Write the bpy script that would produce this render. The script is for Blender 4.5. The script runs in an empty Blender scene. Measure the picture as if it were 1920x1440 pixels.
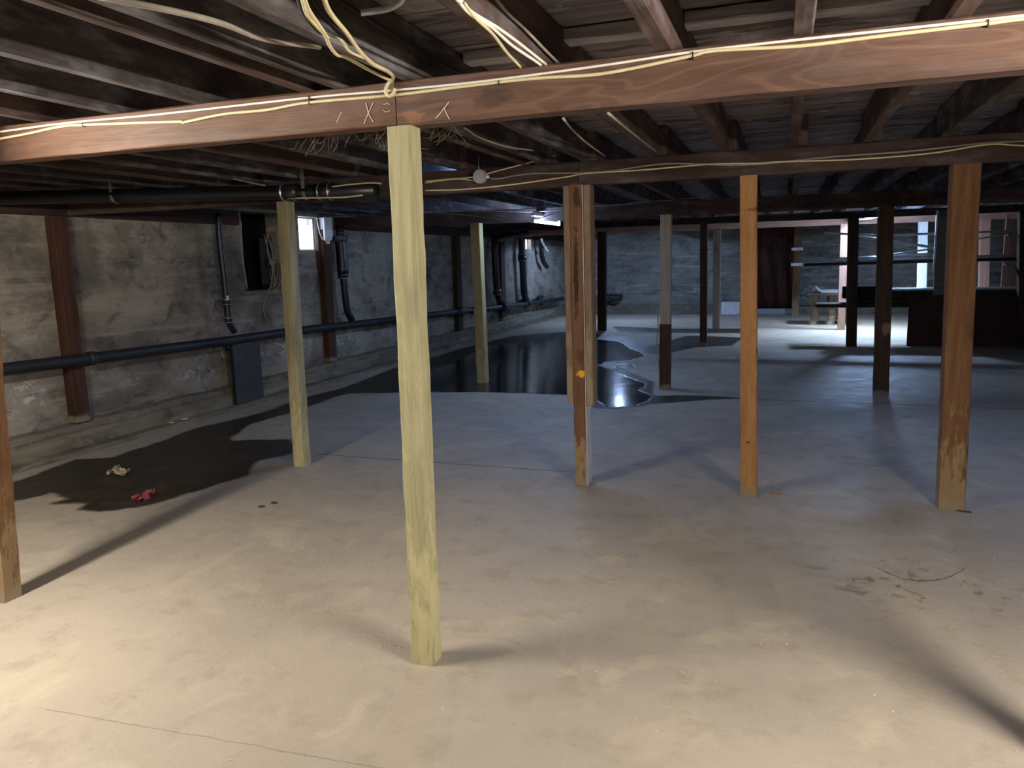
import bpy, bmesh, math, random
import numpy as np
from mathutils import Vector, Matrix

# ------------------------------------------------------------------ camera, world, exposure, lamps
FPX, EYE = 1430.0, 1.6
YAW, PITCH, ROLL = map(math.radians, (19.7, 9.3, 1.45))
sc = bpy.context.scene
COL = sc.collection
Fv = Vector((-math.sin(YAW) * math.cos(PITCH), math.cos(YAW) * math.cos(PITCH), -math.sin(PITCH)))
Rt = Vector((math.cos(YAW), math.sin(YAW), 0)); Up = Rt.cross(Fv)
RR = Rt * math.cos(ROLL) - Up * math.sin(ROLL); UU = Up * math.cos(ROLL) + Rt * math.sin(ROLL)
camd = bpy.data.cameras.new('camera'); cam = bpy.data.objects.new('camera', camd); COL.objects.link(cam)
m = Matrix((RR, UU, -Fv)).transposed().to_4x4(); m.translation = (0, 0, EYE)
cam.matrix_world = m
camd.sensor_width = 36; camd.lens = 36 * FPX / 1920; camd.clip_end = 200
sc.camera = cam

vs = sc.view_settings
vs.view_transform = 'Standard'; vs.look = 'None'; vs.gamma = 1; vs.use_curve_mapping = False; vs.exposure = 0.45
w = bpy.data.worlds.new('sky'); sc.world = w; w.use_nodes = True
w.node_tree.nodes['Background'].inputs[0].default_value = (0.72, 0.82, 1.0, 1)
w.node_tree.nodes['Background'].inputs[1].default_value = 14.0
WARM = (1.0, 0.92, 0.80); COOL = (0.40, 0.60, 1.0)
# tube lamps: (name key): emission strength
LAMP_LEFT, LAMP_RIGHT, LAMP_TUBE, LAMP_FAR = 500.0, 590.0, 125.0, 700.0
ADDED_BAY, ADDED_HOOD, ADDED_COOL = 420.0, 700.0, 75.0  # strengths of unseen lamps added for puddle glare, far floor and blue fill


def ray(x, y):
    return RR * ((x - 960) / FPX) - UU * ((y - 720) / FPX) + Fv


def at(x, y, X=None, Y=None, Z=None):
    d = ray(x, y)
    t = (Z - EYE) / d.z if Z is not None else (Y / d.y if Y is not None else X / d.x)
    return Vector((0, 0, EYE)) + d * t


# ------------------------------------------------------------------ materials
def lin(c):
    return tuple(((v / 255 + 0.055) / 1.055) ** 2.4 if v > 10 else v / 255 / 12.92 for v in c) + (1,)


class NT:
    def __init__(s, name):
        s.m = bpy.data.materials.new(name); s.m.use_nodes = True
        s.t = s.m.node_tree; s.b = s.t.nodes['Principled BSDF']

    def n(s, typ, **kw):
        nd = s.t.nodes.new(typ)
        ins = kw.pop('i', {})
        for k, v in kw.items():
            setattr(nd, k, v)
        for k, v in ins.items():
            if hasattr(v, 'bl_idname') or isinstance(v, bpy.types.NodeSocket):
                s.t.links.new(v, nd.inputs[k])
            else:
                nd.inputs[k].default_value = v
        return nd

    def set(s, key, v):
        if isinstance(v, bpy.types.NodeSocket):
            s.t.links.new(v, s.b.inputs[key])
        else:
            s.b.inputs[key].default_value = v

    def math(s, op, a, b=0.0, c=None, clamp=False):
        i = {0: a, 1: b}
        if c is not None: i[2] = c
        return s.n('ShaderNodeMath', operation=op, use_clamp=clamp, i=i).outputs[0]

    def mix(s, f, a, b):
        nd = s.n('ShaderNodeMix', data_type='RGBA', i={0: f, 6: a, 7: b})
        return nd.outputs[2]

    def rng(s, v, a, b, lo=0.0, hi=1.0):
        return s.n('ShaderNodeMapRange', interpolation_type='SMOOTHSTEP', i={0: v, 1: a, 2: b, 3: lo, 4: hi}).outputs[0]

    def noise(s, vec, scale, detail=4, rough=0.55, dist=0.0):
        return s.n('ShaderNodeTexNoise', i={'Vector': vec, 'Scale': scale, 'Detail': detail, 'Roughness': rough, 'Distortion': dist}).outputs[0]

    def vmul(s, v, k):
        return s.n('ShaderNodeVectorMath', operation='MULTIPLY', i={0: v, 1: k}).outputs[0]

    def bump(s, h, dist, strength=1.0):
        s.set('Normal', s.n('ShaderNodeBump', i={'Height': h, 'Distance': dist, 'Strength': strength}).outputs[0])


def plain(name, col, rough=0.6, metal=0.0, var=0.12):
    t = NT(name)
    co = t.n('ShaderNodeTexCoord').outputs['Object']
    nz = t.noise(co, 14, 4)
    c = lin(col)
    d = tuple(v * (1 - var * 2) for v in c[:3]) + (1,)
    t.set('Base Color', t.mix(t.rng(nz, 0.35, 0.65), d, c))
    t.set('Roughness', rough); t.set('Metallic', metal)
    return t.m


def emit(name, col, s):
    t = NT(name)
    t.set('Base Color', (0.8, 0.8, 0.8, 1)); t.set('Emission Color', col + (1,)); t.set('Emission Strength', s)
    return t.m


def wood(name, a, b, dark=None, dirt=0.25, foot=0.0, scrape=0.0, scrape_h=0.7, pale=(146, 134, 110), rough=0.75, spots=(), grain=1.0, dust=0.0, fig_amt=0.10):
    """a/b: the two grain colours; local Z runs along the timber. spots: (x, z, rx, rz, colour, amount) marks in local space"""
    t = NT(name)
    co = t.n('ShaderNodeTexCoord').outputs['Object']
    rnd = t.n('ShaderNodeObjectInfo').outputs['Random']
    off = t.n('ShaderNodeCombineXYZ', i={0: t.math('MULTIPLY', rnd, 7.0), 1: t.math('MULTIPLY', rnd, 3.0), 2: t.math('MULTIPLY', rnd, 19.0)}).outputs[0]
    p = t.n('ShaderNodeVectorMath', operation='ADD', i={0: co, 1: off}).outputs[0]
    g1 = t.noise(t.vmul(p, (30 * grain, 30 * grain, 1.6)), 1.0, 5, 0.6, 0.6)
    g2 = t.noise(t.vmul(p, (120, 120, 5)), 1.0, 3, 0.5)
    g3 = t.noise(t.vmul(p, (4, 4, 1.1)), 1.0, 3, 0.6)
    c = t.mix(t.rng(g1, 0.3, 0.7), lin(a), lin(b))
    c = t.mix(t.math('MULTIPLY', t.rng(g2, 0.5, 0.75), 0.35), c, lin([v * 0.6 for v in a]))
    fig = t.math('SINE', t.math('MULTIPLY', t.noise(t.vmul(p, (6, 6, 1.1)), 1.0, 2, 0.5, 0.4), 110.0))
    c = t.mix(t.math('MULTIPLY', t.rng(fig, 0.2, 1.0), fig_amt), c, lin([min(255, v * 1.22 + 8) for v in a]))
    dk = lin(dark or [v * 0.5 for v in a])
    c = t.mix(t.math('MULTIPLY', t.rng(g3, 0.5, 0.72), dirt * 2), c, dk)
    z = t.n('ShaderNodeSeparateXYZ', i={0: co})
    if dust:
        g4 = t.noise(t.vmul(p, (9, 9, 3)), 1.0, 5, 0.65)
        c = t.mix(t.math('MULTIPLY', t.rng(g4, 0.45, 0.7), dust), c, lin((136, 134, 142)))
    if scrape:
        g5 = t.noise(t.vmul(p, (26, 26, 7)), 1.0, 5, 0.7)
        h = t.rng(z.outputs[2], 0.05, scrape_h, 0.30, 0.0)
        k = t.rng(t.math('ADD', g5, h), 0.62, 0.78)
        c = t.mix(t.math('MULTIPLY', k, scrape), c, lin(pale))
    if foot:
        g6 = t.noise(t.vmul(p, (22, 22, 22)), 1.0, 4)
        zz = t.math('ADD', z.outputs[2], t.math('MULTIPLY', g6, -0.09))
        c = t.mix(t.rng(zz, -0.01, foot - 0.02, 0.7, 0.0), c, lin((146, 134, 110)))
    for (sx, sz, rx, rz, colr, amt) in spots:
        gw = t.noise(t.vmul(p, (34, 34, 16)), 1.0, 5, 0.7)
        dx = t.math('DIVIDE', t.math('SUBTRACT', z.outputs[0], sx), rx)
        dz = t.math('DIVIDE', t.math('SUBTRACT', z.outputs[2], sz), rz)
        d = t.math('SQRT', t.math('ADD', t.math('MULTIPLY', dx, dx), t.math('MULTIPLY', dz, dz)))
        d = t.math('ADD', d, t.math('MULTIPLY', t.math('SUBTRACT', gw, 0.5), 2.4))
        c = t.mix(t.rng(d, 0.6, 1.1, amt, 0.0), c, lin(colr))
    t.set('Base Color', c); t.set('Roughness', rough)
    t.set('Specular IOR Level', 0.25)
    t.bump(t.math('ADD', g1, t.math('MULTIPLY', g2, 0.4)), 0.003, 0.7)
    return t.m


M = {}
M['treated'] = wood('treated_pine', (166, 160, 126), (146, 140, 108), dark=(116, 112, 92), dirt=0.36, foot=0.0, scrape=0.5, scrape_h=1.0, pale=(205, 196, 150))
M['treated_grey'] = wood('treated_pine_grey', (162, 146, 100), (142, 126, 84), dirt=0.3, scrape=0.5, scrape_h=0.9, pale=(190, 178, 140))
M['post_orange'] = wood('orange_fir', (170, 128, 84), (154, 110, 68), dirt=0.12, foot=0.07, grain=0.6,
                        spots=[(0.0, 1.87, 0.08, 0.012, (110, 60, 45), 0.7), (0.03, 0.98, 0.006, 0.02, (60, 30, 18), 0.9), (-0.01, 0.37, 0.012, 0.006, (60, 30, 18), 0.9)])
M['post_brown'] = wood('old_brown_fir', (118, 86, 58), (98, 68, 44), dirt=0.3, foot=0.07, scrape=0.7, scrape_h=0.9, pale=(150, 130, 98))
M['post_main'] = wood('brown_fir_painted_edge', (118, 86, 64), (100, 70, 52), dirt=0.3, foot=0.08, scrape=0.6, scrape_h=0.7, pale=(170, 150, 110),
                      spots=[(-0.02, 1.48, 0.02, 0.28, (38, 26, 22), 0.85), (-0.01, 2.0, 0.03, 0.09, (48, 28, 20), 0.8), (0.0, 0.93, 0.035, 0.06, (80, 48, 28), 0.6),
                             (0.03, 0.80, 0.06, 0.026, (232, 178, 20), 1.0)])
M['post_red'] = wood('dark_red_fir', (84, 56, 42), (64, 42, 32), dirt=0.3, foot=0.05)
M['post_dark'] = wood('dark_weathered_fir', (66, 50, 34), (50, 38, 26), dirt=0.3)
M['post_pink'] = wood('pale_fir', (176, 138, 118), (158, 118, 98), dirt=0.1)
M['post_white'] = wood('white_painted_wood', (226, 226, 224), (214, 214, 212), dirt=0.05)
M['scab'] = wood('grey_tan_plank', (136, 116, 98), (116, 98, 82), dirt=0.3, scrape=0.4, scrape_h=0.9, pale=(170, 152, 126))
M['post_grey'] = wood('grey_painted_fir', (178, 168, 154), (156, 146, 132), dirt=0.15)
M['post_far'] = wood('dull_brown_fir', (84, 62, 42), (66, 48, 32), dirt=0.3, foot=0.05, spots=[(0.02, 0.74, 0.06, 0.07, (150, 118, 94), 0.9)])
M['cleat'] = wood('whitish_cleat', (186, 180, 184), (150, 142, 146), dirt=0.3)
M['beam'] = wood('red_brown_beam', (112, 80, 70), (94, 66, 58), dirt=0.22, rough=0.6, grain=0.7, dust=0.12)
M['beam_right'] = wood('red_brown_beam_stained', (100, 75, 62), (84, 62, 52), dirt=0.2, fig_amt=0.3, rough=0.6, grain=0.7, dust=0.12,
                       spots=[(-0.02, 0.36, 0.035, 0.07, (50, 36, 30), 0.6), (-0.05, 0.07, 0.02, 0.05, (150, 104, 74), 0.5)])
M['beam_left'] = wood('red_brown_beam_worn', (104, 75, 57), (88, 62, 46), dirt=0.22, fig_amt=0.15, rough=0.6, grain=0.7, dust=0.1)
M['beam_dark'] = wood('dark_beam', (72, 54, 49), (56, 42, 39), dirt=0.35, rough=0.8, dust=0.2)
M['joist'] = wood('dusty_joist', (76, 68, 66), (58, 52, 52), dirt=0.3, rough=0.85, dust=0.6)
M['joist_red'] = wood('red_joist', (84, 66, 60), (68, 52, 48), dirt=0.2, rough=0.85, dust=0.35)
M['deck'] = wood('floor_decking', (122, 108, 98), (92, 80, 76), dirt=0.35, rough=0.9, dust=0.7)
M['lumber'] = wood('dark_lumber', (58, 48, 44), (42, 36, 34), dirt=0.3)
M['ply'] = wood('red_brown_plywood', (68, 44, 38), (56, 36, 32), dirt=0.2)
M['ledger'] = wood('ledger_wood', (70, 52, 45), (54, 40, 35), dirt=0.3)
M['abs'] = plain('black_drain_plastic', (30, 30, 38), 0.35)
M['iron'] = plain('black_iron', (34, 36, 38), 0.55)
M['steel'] = plain('galvanised_steel', (190, 192, 196), 0.35, 0.9)
M['cable_white'] = plain('white_cable_jacket', (232, 226, 216), 0.45, var=0.04)
M['cable_yellow'] = plain('cream_cable_jacket', (208, 196, 156), 0.5, var=0.05)
M['cable_grey'] = plain('dusty_grey_cable', (150, 142, 130), 0.7)
M['cable_black'] = plain('black_cable', (22, 20, 22), 0.6)
M['box'] = plain('grey_box_plastic', (168, 170, 180), 0.5, var=0.05)
M['box_white'] = plain('white_enamel', (225, 228, 235), 0.4, var=0.03)
M['chalk'] = plain('chalk', (205, 192, 184), 0.9)
M['white_paint'] = plain('white_paint', (222, 222, 226), 0.6, var=0.1)
M['pole'] = plain('grey_metal_pole', (196, 200, 206), 0.4, 0.1)
M['rag_cream'] = plain('cream_tissue', (222, 210, 178), 0.85)
M['rag_pink'] = plain('pink_cloth', (208, 112, 118), 0.85, var=0.3)
M['black_niche'] = plain('matte_black', (14, 13, 14), 0.9)  # matte near-black for niche lining, panel edge and bundle
M['chip'] = plain('wood_chip', (150, 110, 76), 0.8)
M['leaf'] = plain('dry_leaf', (70, 58, 42), 0.8)
M['grit'] = plain('pale_grit', (205, 196, 178), 0.9)
M['fabric'] = wood('brown_hanging_sheet', (104, 66, 54), (70, 44, 36), dirt=0.2, grain=0.3)
M['panel'] = plain('grey_green_board', (104, 108, 96), 0.8)
M['tin'] = plain('sheet_metal', (205, 212, 220), 0.35, 0.4)
M['glass_out'] = plain('pale_render_outside', (215, 212, 225), 0.8)
M['web'] = plain('cobweb_dust', (120, 112, 84), 0.95)
M['tube_left'] = emit('lamp_tube_left', WARM, LAMP_LEFT)
M['tube_right'] = emit('lamp_tube_right', WARM, LAMP_RIGHT)
M['tube_mid'] = emit('lamp_tube_cool', COOL, LAMP_TUBE)
M['added_cool'] = emit('added_lamp_recessed', (0.30, 0.50, 1.0), ADDED_COOL)  # glow of the two added fill tubes
M['added_hood'] = emit('added_lamp_hood_panel', (0.6, 0.8, 1.0), ADDED_HOOD)  # glow of the added hooded fill lamp
M['added_bay'] = emit('added_lamp_bay', COOL, ADDED_BAY)  # glow of the tube added for the puddle glare
M['led'] = emit('lamp_led_far', COOL, LAMP_FAR)


def floor_material():
    t = NT('stained_concrete_floor')
    co = t.n('ShaderNodeTexCoord').outputs['Object']
    sp = t.n('ShaderNodeSeparateXYZ', i={0: co}); X, Y = sp.outputs[0], sp.outputs[1]
    n1 = t.noise(co, 0.8, 6, 0.6); n2 = t.noise(co, 5.0, 6, 0.65); n3 = t.noise(co, 40, 4, 0.7); n4 = t.noise(co, 2.2, 5, 0.6, 1.0)
    c = t.mix(t.rng(n1, 0.35, 0.65), lin((160, 150, 136)), lin((173, 162, 146)))
    c = t.mix(t.math('MULTIPLY', t.rng(n2, 0.5, 0.7), 0.45), c, lin((140, 129, 110)))
    c = t.mix(t.math('MULTIPLY', t.rng(n4, 0.52, 0.68), 0.45), c, lin((192, 180, 156)))
    c = t.mix(t.math('MULTIPLY', t.rng(n3, 0.6, 0.75), 0.35), c, lin((118, 106, 88)))
    nsp = t.noise(co, 90, 1, 0.5)
    c = t.mix(t.math('MULTIPLY', t.rng(nsp, 0.74, 0.78), 0.6), c, lin((212, 204, 188)))
    # greenish grime to the right of the middle
    ex = t.math('DIVIDE', t.math('SUBTRACT', X, 0.62), 0.45); ey = t.math('DIVIDE', t.math('SUBTRACT', Y, 3.95), 0.38)
    dd = t.math('SQRT', t.math('ADD', t.math('MULTIPLY', ex, ex), t.math('MULTIPLY', ey, ey)))
    ns = t.noise(co, 7, 6, 0.75, 0.8)
    g = t.math('MULTIPLY', t.rng(dd, 0.5, 1.5, 1.0, 0.0), t.rng(ns, 0.56, 0.63))
    c = t.mix(t.math('MULTIPLY', g, 0.7), c, lin((92, 84, 58)))
    wob = t.math('MULTIPLY', t.math('SUBTRACT', t.noise(co, 9, 4, 0.7), 0.5), 0.10)
    wob2 = t.math('MULTIPLY', t.math('SUBTRACT', t.noise(co, 2.5, 3, 0.6), 0.5), 0.14)

    def crack(yexpr, width, x0, x1, soft=0.1):
        d = t.math('ABSOLUTE', t.math('SUBTRACT', Y, yexpr))
        k = t.rng(d, width * 0.5, width, 1.0, 0.0)
        e = t.math('MULTIPLY', t.rng(X, x0, x0 + soft), t.rng(X, x1 - soft, x1, 1.0, 0.0))
        return t.math('MULTIPLY', k, e)
    cr = []
    sm = t.math('MULTIPLY', wob, 0.12)
    cr.append((crack(t.math('ADD', sm, CR['joint1']), 0.009, -3.8, -1.4), 0.85))
    cr.append((crack(t.math('ADD', sm, CR['joint2'] + 0.0), 0.014, -1.9, 8.0), 0.9))
    x2 = t.math('SUBTRACT', X, CR['arc'][0])
    par = t.math('ADD', t.math('MULTIPLY', t.math('MULTIPLY', x2, x2), CR['arc'][2]), CR['arc'][1])
    cr.append((crack(t.math('ADD', par, t.math('MULTIPLY', wob, 1.1)), 0.008, CR['arc'][3], CR['arc'][4]), 0.75))
    ln = t.math('ADD', t.math('MULTIPLY', X, CR['near'][0]), CR['near'][1])
    cr.append((crack(t.math('ADD', ln, t.math('MULTIPLY', wob, 0.3)), 0.003, -2.6, -0.7), 0.35))
    for k, a in cr:
        c = t.mix(t.math('MULTIPLY', k, a), c, lin((44, 36, 28)))
    wet = t.n('ShaderNodeAttribute', attribute_name='wet').outputs['Fac']
    pud = t.n('ShaderNodeAttribute', attribute_name='puddle').outputs['Fac']
    wd = t.math('ADD', t.math('ADD', wet, wob), wob2)
    wm = t.rng(wd, -0.03, 0.03, 1.0, 0.0)
    pd = t.math('ADD', t.math('ADD', pud, wob), wob2)
    pm = t.rng(pd, -0.03, 0.02, 1.0, 0.0)
    wetc = t.mix(t.rng(n2, 0.4, 0.7), lin((44, 36, 28)), lin((62, 52, 42)))
    c = t.mix(wm, c, wetc)
    c = t.mix(pm, c, lin((26, 24, 26)))
    t.set('Base Color', c)
    r = t.rng(n2, 0.3, 0.7, 0.50, 0.68)
    r = t.math('ADD', r, t.math('MULTIPLY', wm, -0.16))
    r = t.math('MULTIPLY', r, t.rng(pm, 0.0, 1.0, 1.0, 0.3))
    t.set('Roughness', r)
    t.set('Specular IOR Level', t.rng(wm, 0, 1, 0.35, 0.5))
    dry = t.math('SUBTRACT', 1.0, pm)
    h = t.math('ADD', t.math('MULTIPLY', n2, 0.6), t.math('MULTIPLY', n3, 0.25))
    for k, a in cr:
        h = t.math('SUBTRACT', h, t.math('MULTIPLY', k, a * 0.6))
    h = t.math('MULTIPLY', h, dry)
    h = t.math('ADD', h, t.math('MULTIPLY', t.noise(co, 1.6, 2), 0.35))
    t.bump(h, 0.012, 0.6)
    return t.m


def concrete_wall(name, a=(100, 94, 86), b=(154, 145, 132), scale=1.0, boards=0.35, iso=False):
    t = NT(name)
    co = t.n('ShaderNodeTexCoord').outputs['Object']
    z = t.n('ShaderNodeSeparateXYZ', i={0: co}).outputs[2]
    st = t.vmul(co, (1.0, 1.0, 1.5 if iso else 2.2))
    n1 = t.noise(st, 0.9 * scale, 6, 0.62, 0.5); n2 = t.noise(st, 3.2 * scale, 6, 0.7, 0.6); n3 = t.noise(co, 28, 5, 0.7)
    st2 = t.vmul(co, (0.7, 0.7, 7.0)); n4 = t.noise(st2, 1.4, 4, 0.6)
    c = t.mix(t.rng(n1, 0.35, 0.65), lin(a), lin(b))
    c = t.mix(t.math('MULTIPLY', t.rng(n2, 0.48, 0.70), 0.7), c, lin([v * 0.55 for v in a]))
    c = t.mix(t.math('MULTIPLY', t.rng(n4, 0.52, 0.68), 0.25 if iso else 0.5), c, lin([min(255, v * 1.28) for v in b]))
    c = t.mix(t.math('MULTIPLY', t.rng(n3, 0.55, 0.75), 0.3), c, lin([v * 0.6 for v in a]))
    # efflorescence in a band low on the wall and some higher
    e = t.noise(st, 6.5, 7, 0.8, 0.9); em = t.noise(co, 1.1, 3)
    band = t.math('MAXIMUM', t.rng(z, 0.3, 0.5, 0, 1), 0.0)
    band = t.math('MULTIPLY', band, t.rng(z, 0.6, 0.85, 1.0, 0.3))
    k = t.math('MULTIPLY', t.math('MULTIPLY', t.rng(e, 0.52, 0.60), t.rng(em, 0.40, 0.56)), band)
    c = t.mix(t.math('MULTIPLY', k, 0.85), c, lin((196, 192, 190)))
    # board marks
    fr = t.math('FRACT', t.math('DIVIDE', t.math('ADD', z, t.math('MULTIPLY', n1, 0.02)), 0.19))
    ed = t.rng(t.math('ABSOLUTE', t.math('SUBTRACT', fr, 0.5)), 0.46, 0.5)
    c = t.mix(t.math('MULTIPLY', ed, boards), c, lin([v * 0.5 for v in a]))
    t.set('Base Color', c); t.set('Roughness', 0.85); t.set('Specular IOR Level', 0.3)
    h = t.math('ADD', t.math('ADD', t.math('MULTIPLY', n2, 0.8), t.math('MULTIPLY', n3, 0.3)), t.math('MULTIPLY', ed, -0.7 * boards))
    t.bump(h, 0.02, 0.7)
    return t.m


# ------------------------------------------------------------------ geometry helpers
def link(name, bm, mat, parent=None, loc=None, smooth=False, matrix=None):
    me = bpy.data.meshes.new(name); bm.normal_update(); bm.to_mesh(me); bm.free()
    if mat: me.materials.append(mat)
    if smooth:
        for p in me.polygons: p.use_smooth = True
    o = bpy.data.objects.new(name, me); COL.objects.link(o)
    if matrix is not None: o.matrix_world = matrix
    if loc is not None: o.location = loc
    if parent is not None:
        o.parent = parent
    return o


def tag(o, label=None, cat=None, group=None, kind=None):
    if label: o['label'] = label
    if cat: o['category'] = cat
    if group: o['group'] = group
    if kind: o['kind'] = kind
    return o


def empty(name, loc, label, cat, group=None, rz=0.0):
    o = bpy.data.objects.new(name, None); COL.objects.link(o); o.location = loc; o.rotation_euler = (0, 0, rz)
    o.empty_display_size = 0.1
    bpy.context.view_layer.update()
    return tag(o, label, cat, group)


def add_box(bm, lo, hi, bevel=0.0):
    vs_ = [bm.verts.new((x, y, z)) for x in (lo[0], hi[0]) for y in (lo[1], hi[1]) for z in (lo[2], hi[2])]
    f = [(0, 1, 3, 2), (4, 6, 7, 5), (0, 4, 5, 1), (2, 3, 7, 6), (0, 2, 6, 4), (1, 5, 7, 3)]
    fs = [bm.faces.new([vs_[i] for i in q]) for q in f]
    if bevel:
        es = set(e for fc in fs for e in fc.edges)
        bmesh.ops.bevel(bm, geom=list(es), offset=bevel, segments=1, affect='EDGES')
    return fs


def boxes(name, lst, mat, parent=None, bevel=0.0, loc=None):
    bm = bmesh.new()
    for lo, hi in lst: add_box(bm, lo, hi, bevel)
    return link(name, bm, mat, parent, loc)


def timber_bm(L, a, b, jit=0.0015, seg=0.12, ch=0.004, shear=(0, 0), seed=0, notch=None):
    """timber with chamfered, slightly ragged edges; local Z is its length, centre line at x=y=0"""
    rd = random.Random(seed)
    bm = bmesh.new()
    n = max(2, int(L / seg)); rings = []
    for i in range(n + 1):
        z = L * i / n
        sx, sy = shear[0] * z / L, shear[1] * z / L
        ring = []
        for (qx, qy) in ((1, 1), (-1, 1), (-1, -1), (1, -1)):
            c = ch * (0.6 + rd.random() * 1.4)
            hx, hy = a / 2, b / 2
            pts = [(qx * hx, qy * (hy - c)), (qx * (hx - c), qy * hy)]
            if (qx, qy) in ((-1, 1), (1, -1)): pts.reverse()
            for px, py in pts:
                ring.append(bm.verts.new((px + sx + rd.uniform(-jit, jit), py + sy + rd.uniform(-jit, jit), z)))
        rings.append(ring)
    for r0, r1 in zip(rings, rings[1:]):
        for k in range(8):
            bm.faces.new((r0[k], r0[(k + 1) % 8], r1[(k + 1) % 8], r1[k]))
    bm.faces.new(list(reversed(rings[0]))); bm.faces.new(rings[-1])
    return bm


def catmull(pts, k=6):
    P = [Vector(p) for p in pts]
    if len(P) < 3: return P
    P = [P[0] * 2 - P[1]] + P + [P[-1] * 2 - P[-2]]
    out = []
    for i in range(1, len(P) - 2):
        p0, p1, p2, p3 = P[i - 1:i + 3]
        for j in range(k):
            t = j / k
            out.append(0.5 * ((2 * p1) + (p2 - p0) * t + (2 * p0 - 5 * p1 + 4 * p2 - p3) * t * t + (-p0 + 3 * p1 - 3 * p2 + p3) * t ** 3))
    out.append(P[-2])
    return out


def add_tube(bm, pts, r, n=8, cap=True):
    pts = [Vector(p) for p in pts]
    rr = r if isinstance(r, (list, tuple)) else [r] * len(pts)
    t0 = (pts[1] - pts[0]).normalized()
    u = t0.orthogonal().normalized()
    rings = []
    for i, p in enumerate(pts):
        a = pts[max(i - 1, 0)]; b = pts[min(i + 1, len(pts) - 1)]
        t = (b - a).normalized()
        u = (u - t * u.dot(t)).normalized(); v = t.cross(u)
        rings.append([bm.verts.new(p + (u * math.cos(2 * math.pi * k / n) + v * math.sin(2 * math.pi * k / n)) * rr[i]) for k in range(n)])
    for r0, r1 in zip(rings, rings[1:]):
        for k in range(n):
            bm.faces.new((r0[k], r0[(k + 1) % n], r1[(k + 1) % n], r1[k]))
    if cap:
        bm.faces.new(list(reversed(rings[0]))); bm.faces.new(rings[-1])


def tube(name, pts, r, mat, parent=None, n=8, smooth=True, curve=True):
    bm = bmesh.new()
    add_tube(bm, catmull(pts) if curve else pts, r, n)
    return link(name, bm, mat, parent, smooth=smooth)


def cable(pts, r, mat, label, name='cable', group=None, cat='cable'):
    return tag(tube(name, pts, r, M[mat], n=7), label, cat, group)


RX = Matrix(((0, 0, 1, 0), (1, 0, 0, 0), (0, 1, 0, 0), (0, 0, 0, 1)))      # local Z -> +X, local X -> +Y, local Y -> +Z
RXF = Matrix(((0, 0, 1, 0), (0, -1, 0, 0), (1, 0, 0, 0), (0, 0, 0, 1)))    # local Z -> +X, local X -> +Z, local Y -> -Y
RYF = Matrix(((0, -1, 0, 0), (0, 0, 1, 0), (-1, 0, 0, 0), (0, 0, 0, 1)))   # local Z -> +Y, local X -> -Z, local Y -> -X


# ------------------------------------------------------------------ setting
WX = -6.0; BACK = 21.3; DECK = 2.42; JB = 2.235
P0 = lambda x, y: at(x, y, Z=0)
arcA, arcB, arcC = P0(1615, 1060), P0(1720, 1088), P0(1835, 1042)
kk = ((arcA.y - arcB.y) / max(1e-3, (arcA.x - arcB.x) ** 2) + (arcC.y - arcB.y) / max(1e-3, (arcC.x - arcB.x) ** 2)) / 2 * 1.35
n0, n1 = P0(60, 1325), P0(590, 1418)
CR = dict(joint1=(P0(700, 862).y + P0(950, 873).y) / 2, joint2=P0(1480, 751).y,
          arc=(arcB.x, arcB.y, kk, arcA.x, arcC.x - 0.05), near=((n1.y - n0.y) / (n1.x - n0.x), n0.y - n0.x * (n1.y - n0.y) / (n1.x - n0.x)))

polyW = [
    [(20, 905), (140, 862), (213, 857), (367, 803), (500, 772), (560, 748), (640, 728), (745, 688), (752, 712), (650, 738), (540, 775), (467, 797), (433, 826), (547, 823), (560, 848), (480, 866), (467, 893), (367, 920), (287, 947), (213, 957), (143, 957), (160, 945), (93, 945), (123, 935), (100, 923), (20, 940)],
    [(640, 738), (745, 690), (860, 655), (960, 630), (1060, 622), (1180, 632), (1215, 655), (1160, 690), (1225, 715), (1225, 750), (1160, 768), (1112, 765), (1105, 741), (1000, 738), (880, 735), (760, 736)],
    [(1195, 655), (1290, 629), (1395, 633), (1372, 648), (1305, 651), (1250, 664), (1200, 664)],
    [(1150, 612), (1250, 616), (1395, 616), (1395, 625), (1250, 624), (1160, 624)],
    [(1195, 742), (1300, 741), (1395, 746), (1300, 752), (1230, 757), (1190, 765)],
]
polyP = [[(750, 734), (762, 706), (850, 680), (915, 648), (1060, 632), (1160, 640), (1195, 660), (1120, 684), (1160, 700), (1212, 718), (1203, 730), (1224, 745), (1196, 762), (1135, 764), (1110, 742), (960, 737), (880, 735)],
         [(1150, 684), (1190, 683), (1190, 689), (1150, 690)],
         [(1130, 662), (1190, 656), (1212, 668), (1180, 676), (1130, 678)]]


def sdf(polys, X, Y):
    best = np.full(X.shape, 9.0)
    for poly in polys:
        P = np.array([tuple(P0(*q))[:2] for q in poly])
        d = np.full(X.shape, 1e9); ins = np.zeros(X.shape, bool)
        for a, b in zip(P, np.roll(P, -1, 0)):
            e = b - a; wx, wy = X - a[0], Y - a[1]
            tt = np.clip((wx * e[0] + wy * e[1]) / (e @ e), 0, 1)
            d = np.minimum(d, (wx - e[0] * tt) ** 2 + (wy - e[1] * tt) ** 2)
            c = ((a[1] > Y) != (b[1] > Y)) & (X < (b[0] - a[0]) * (Y - a[1]) / (b[1] - a[1] + 1e-12) + a[0])
            ins ^= c
        s = np.sqrt(d) * np.where(ins, -1, 1)
        best = np.minimum(best, s)
    return best


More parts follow.
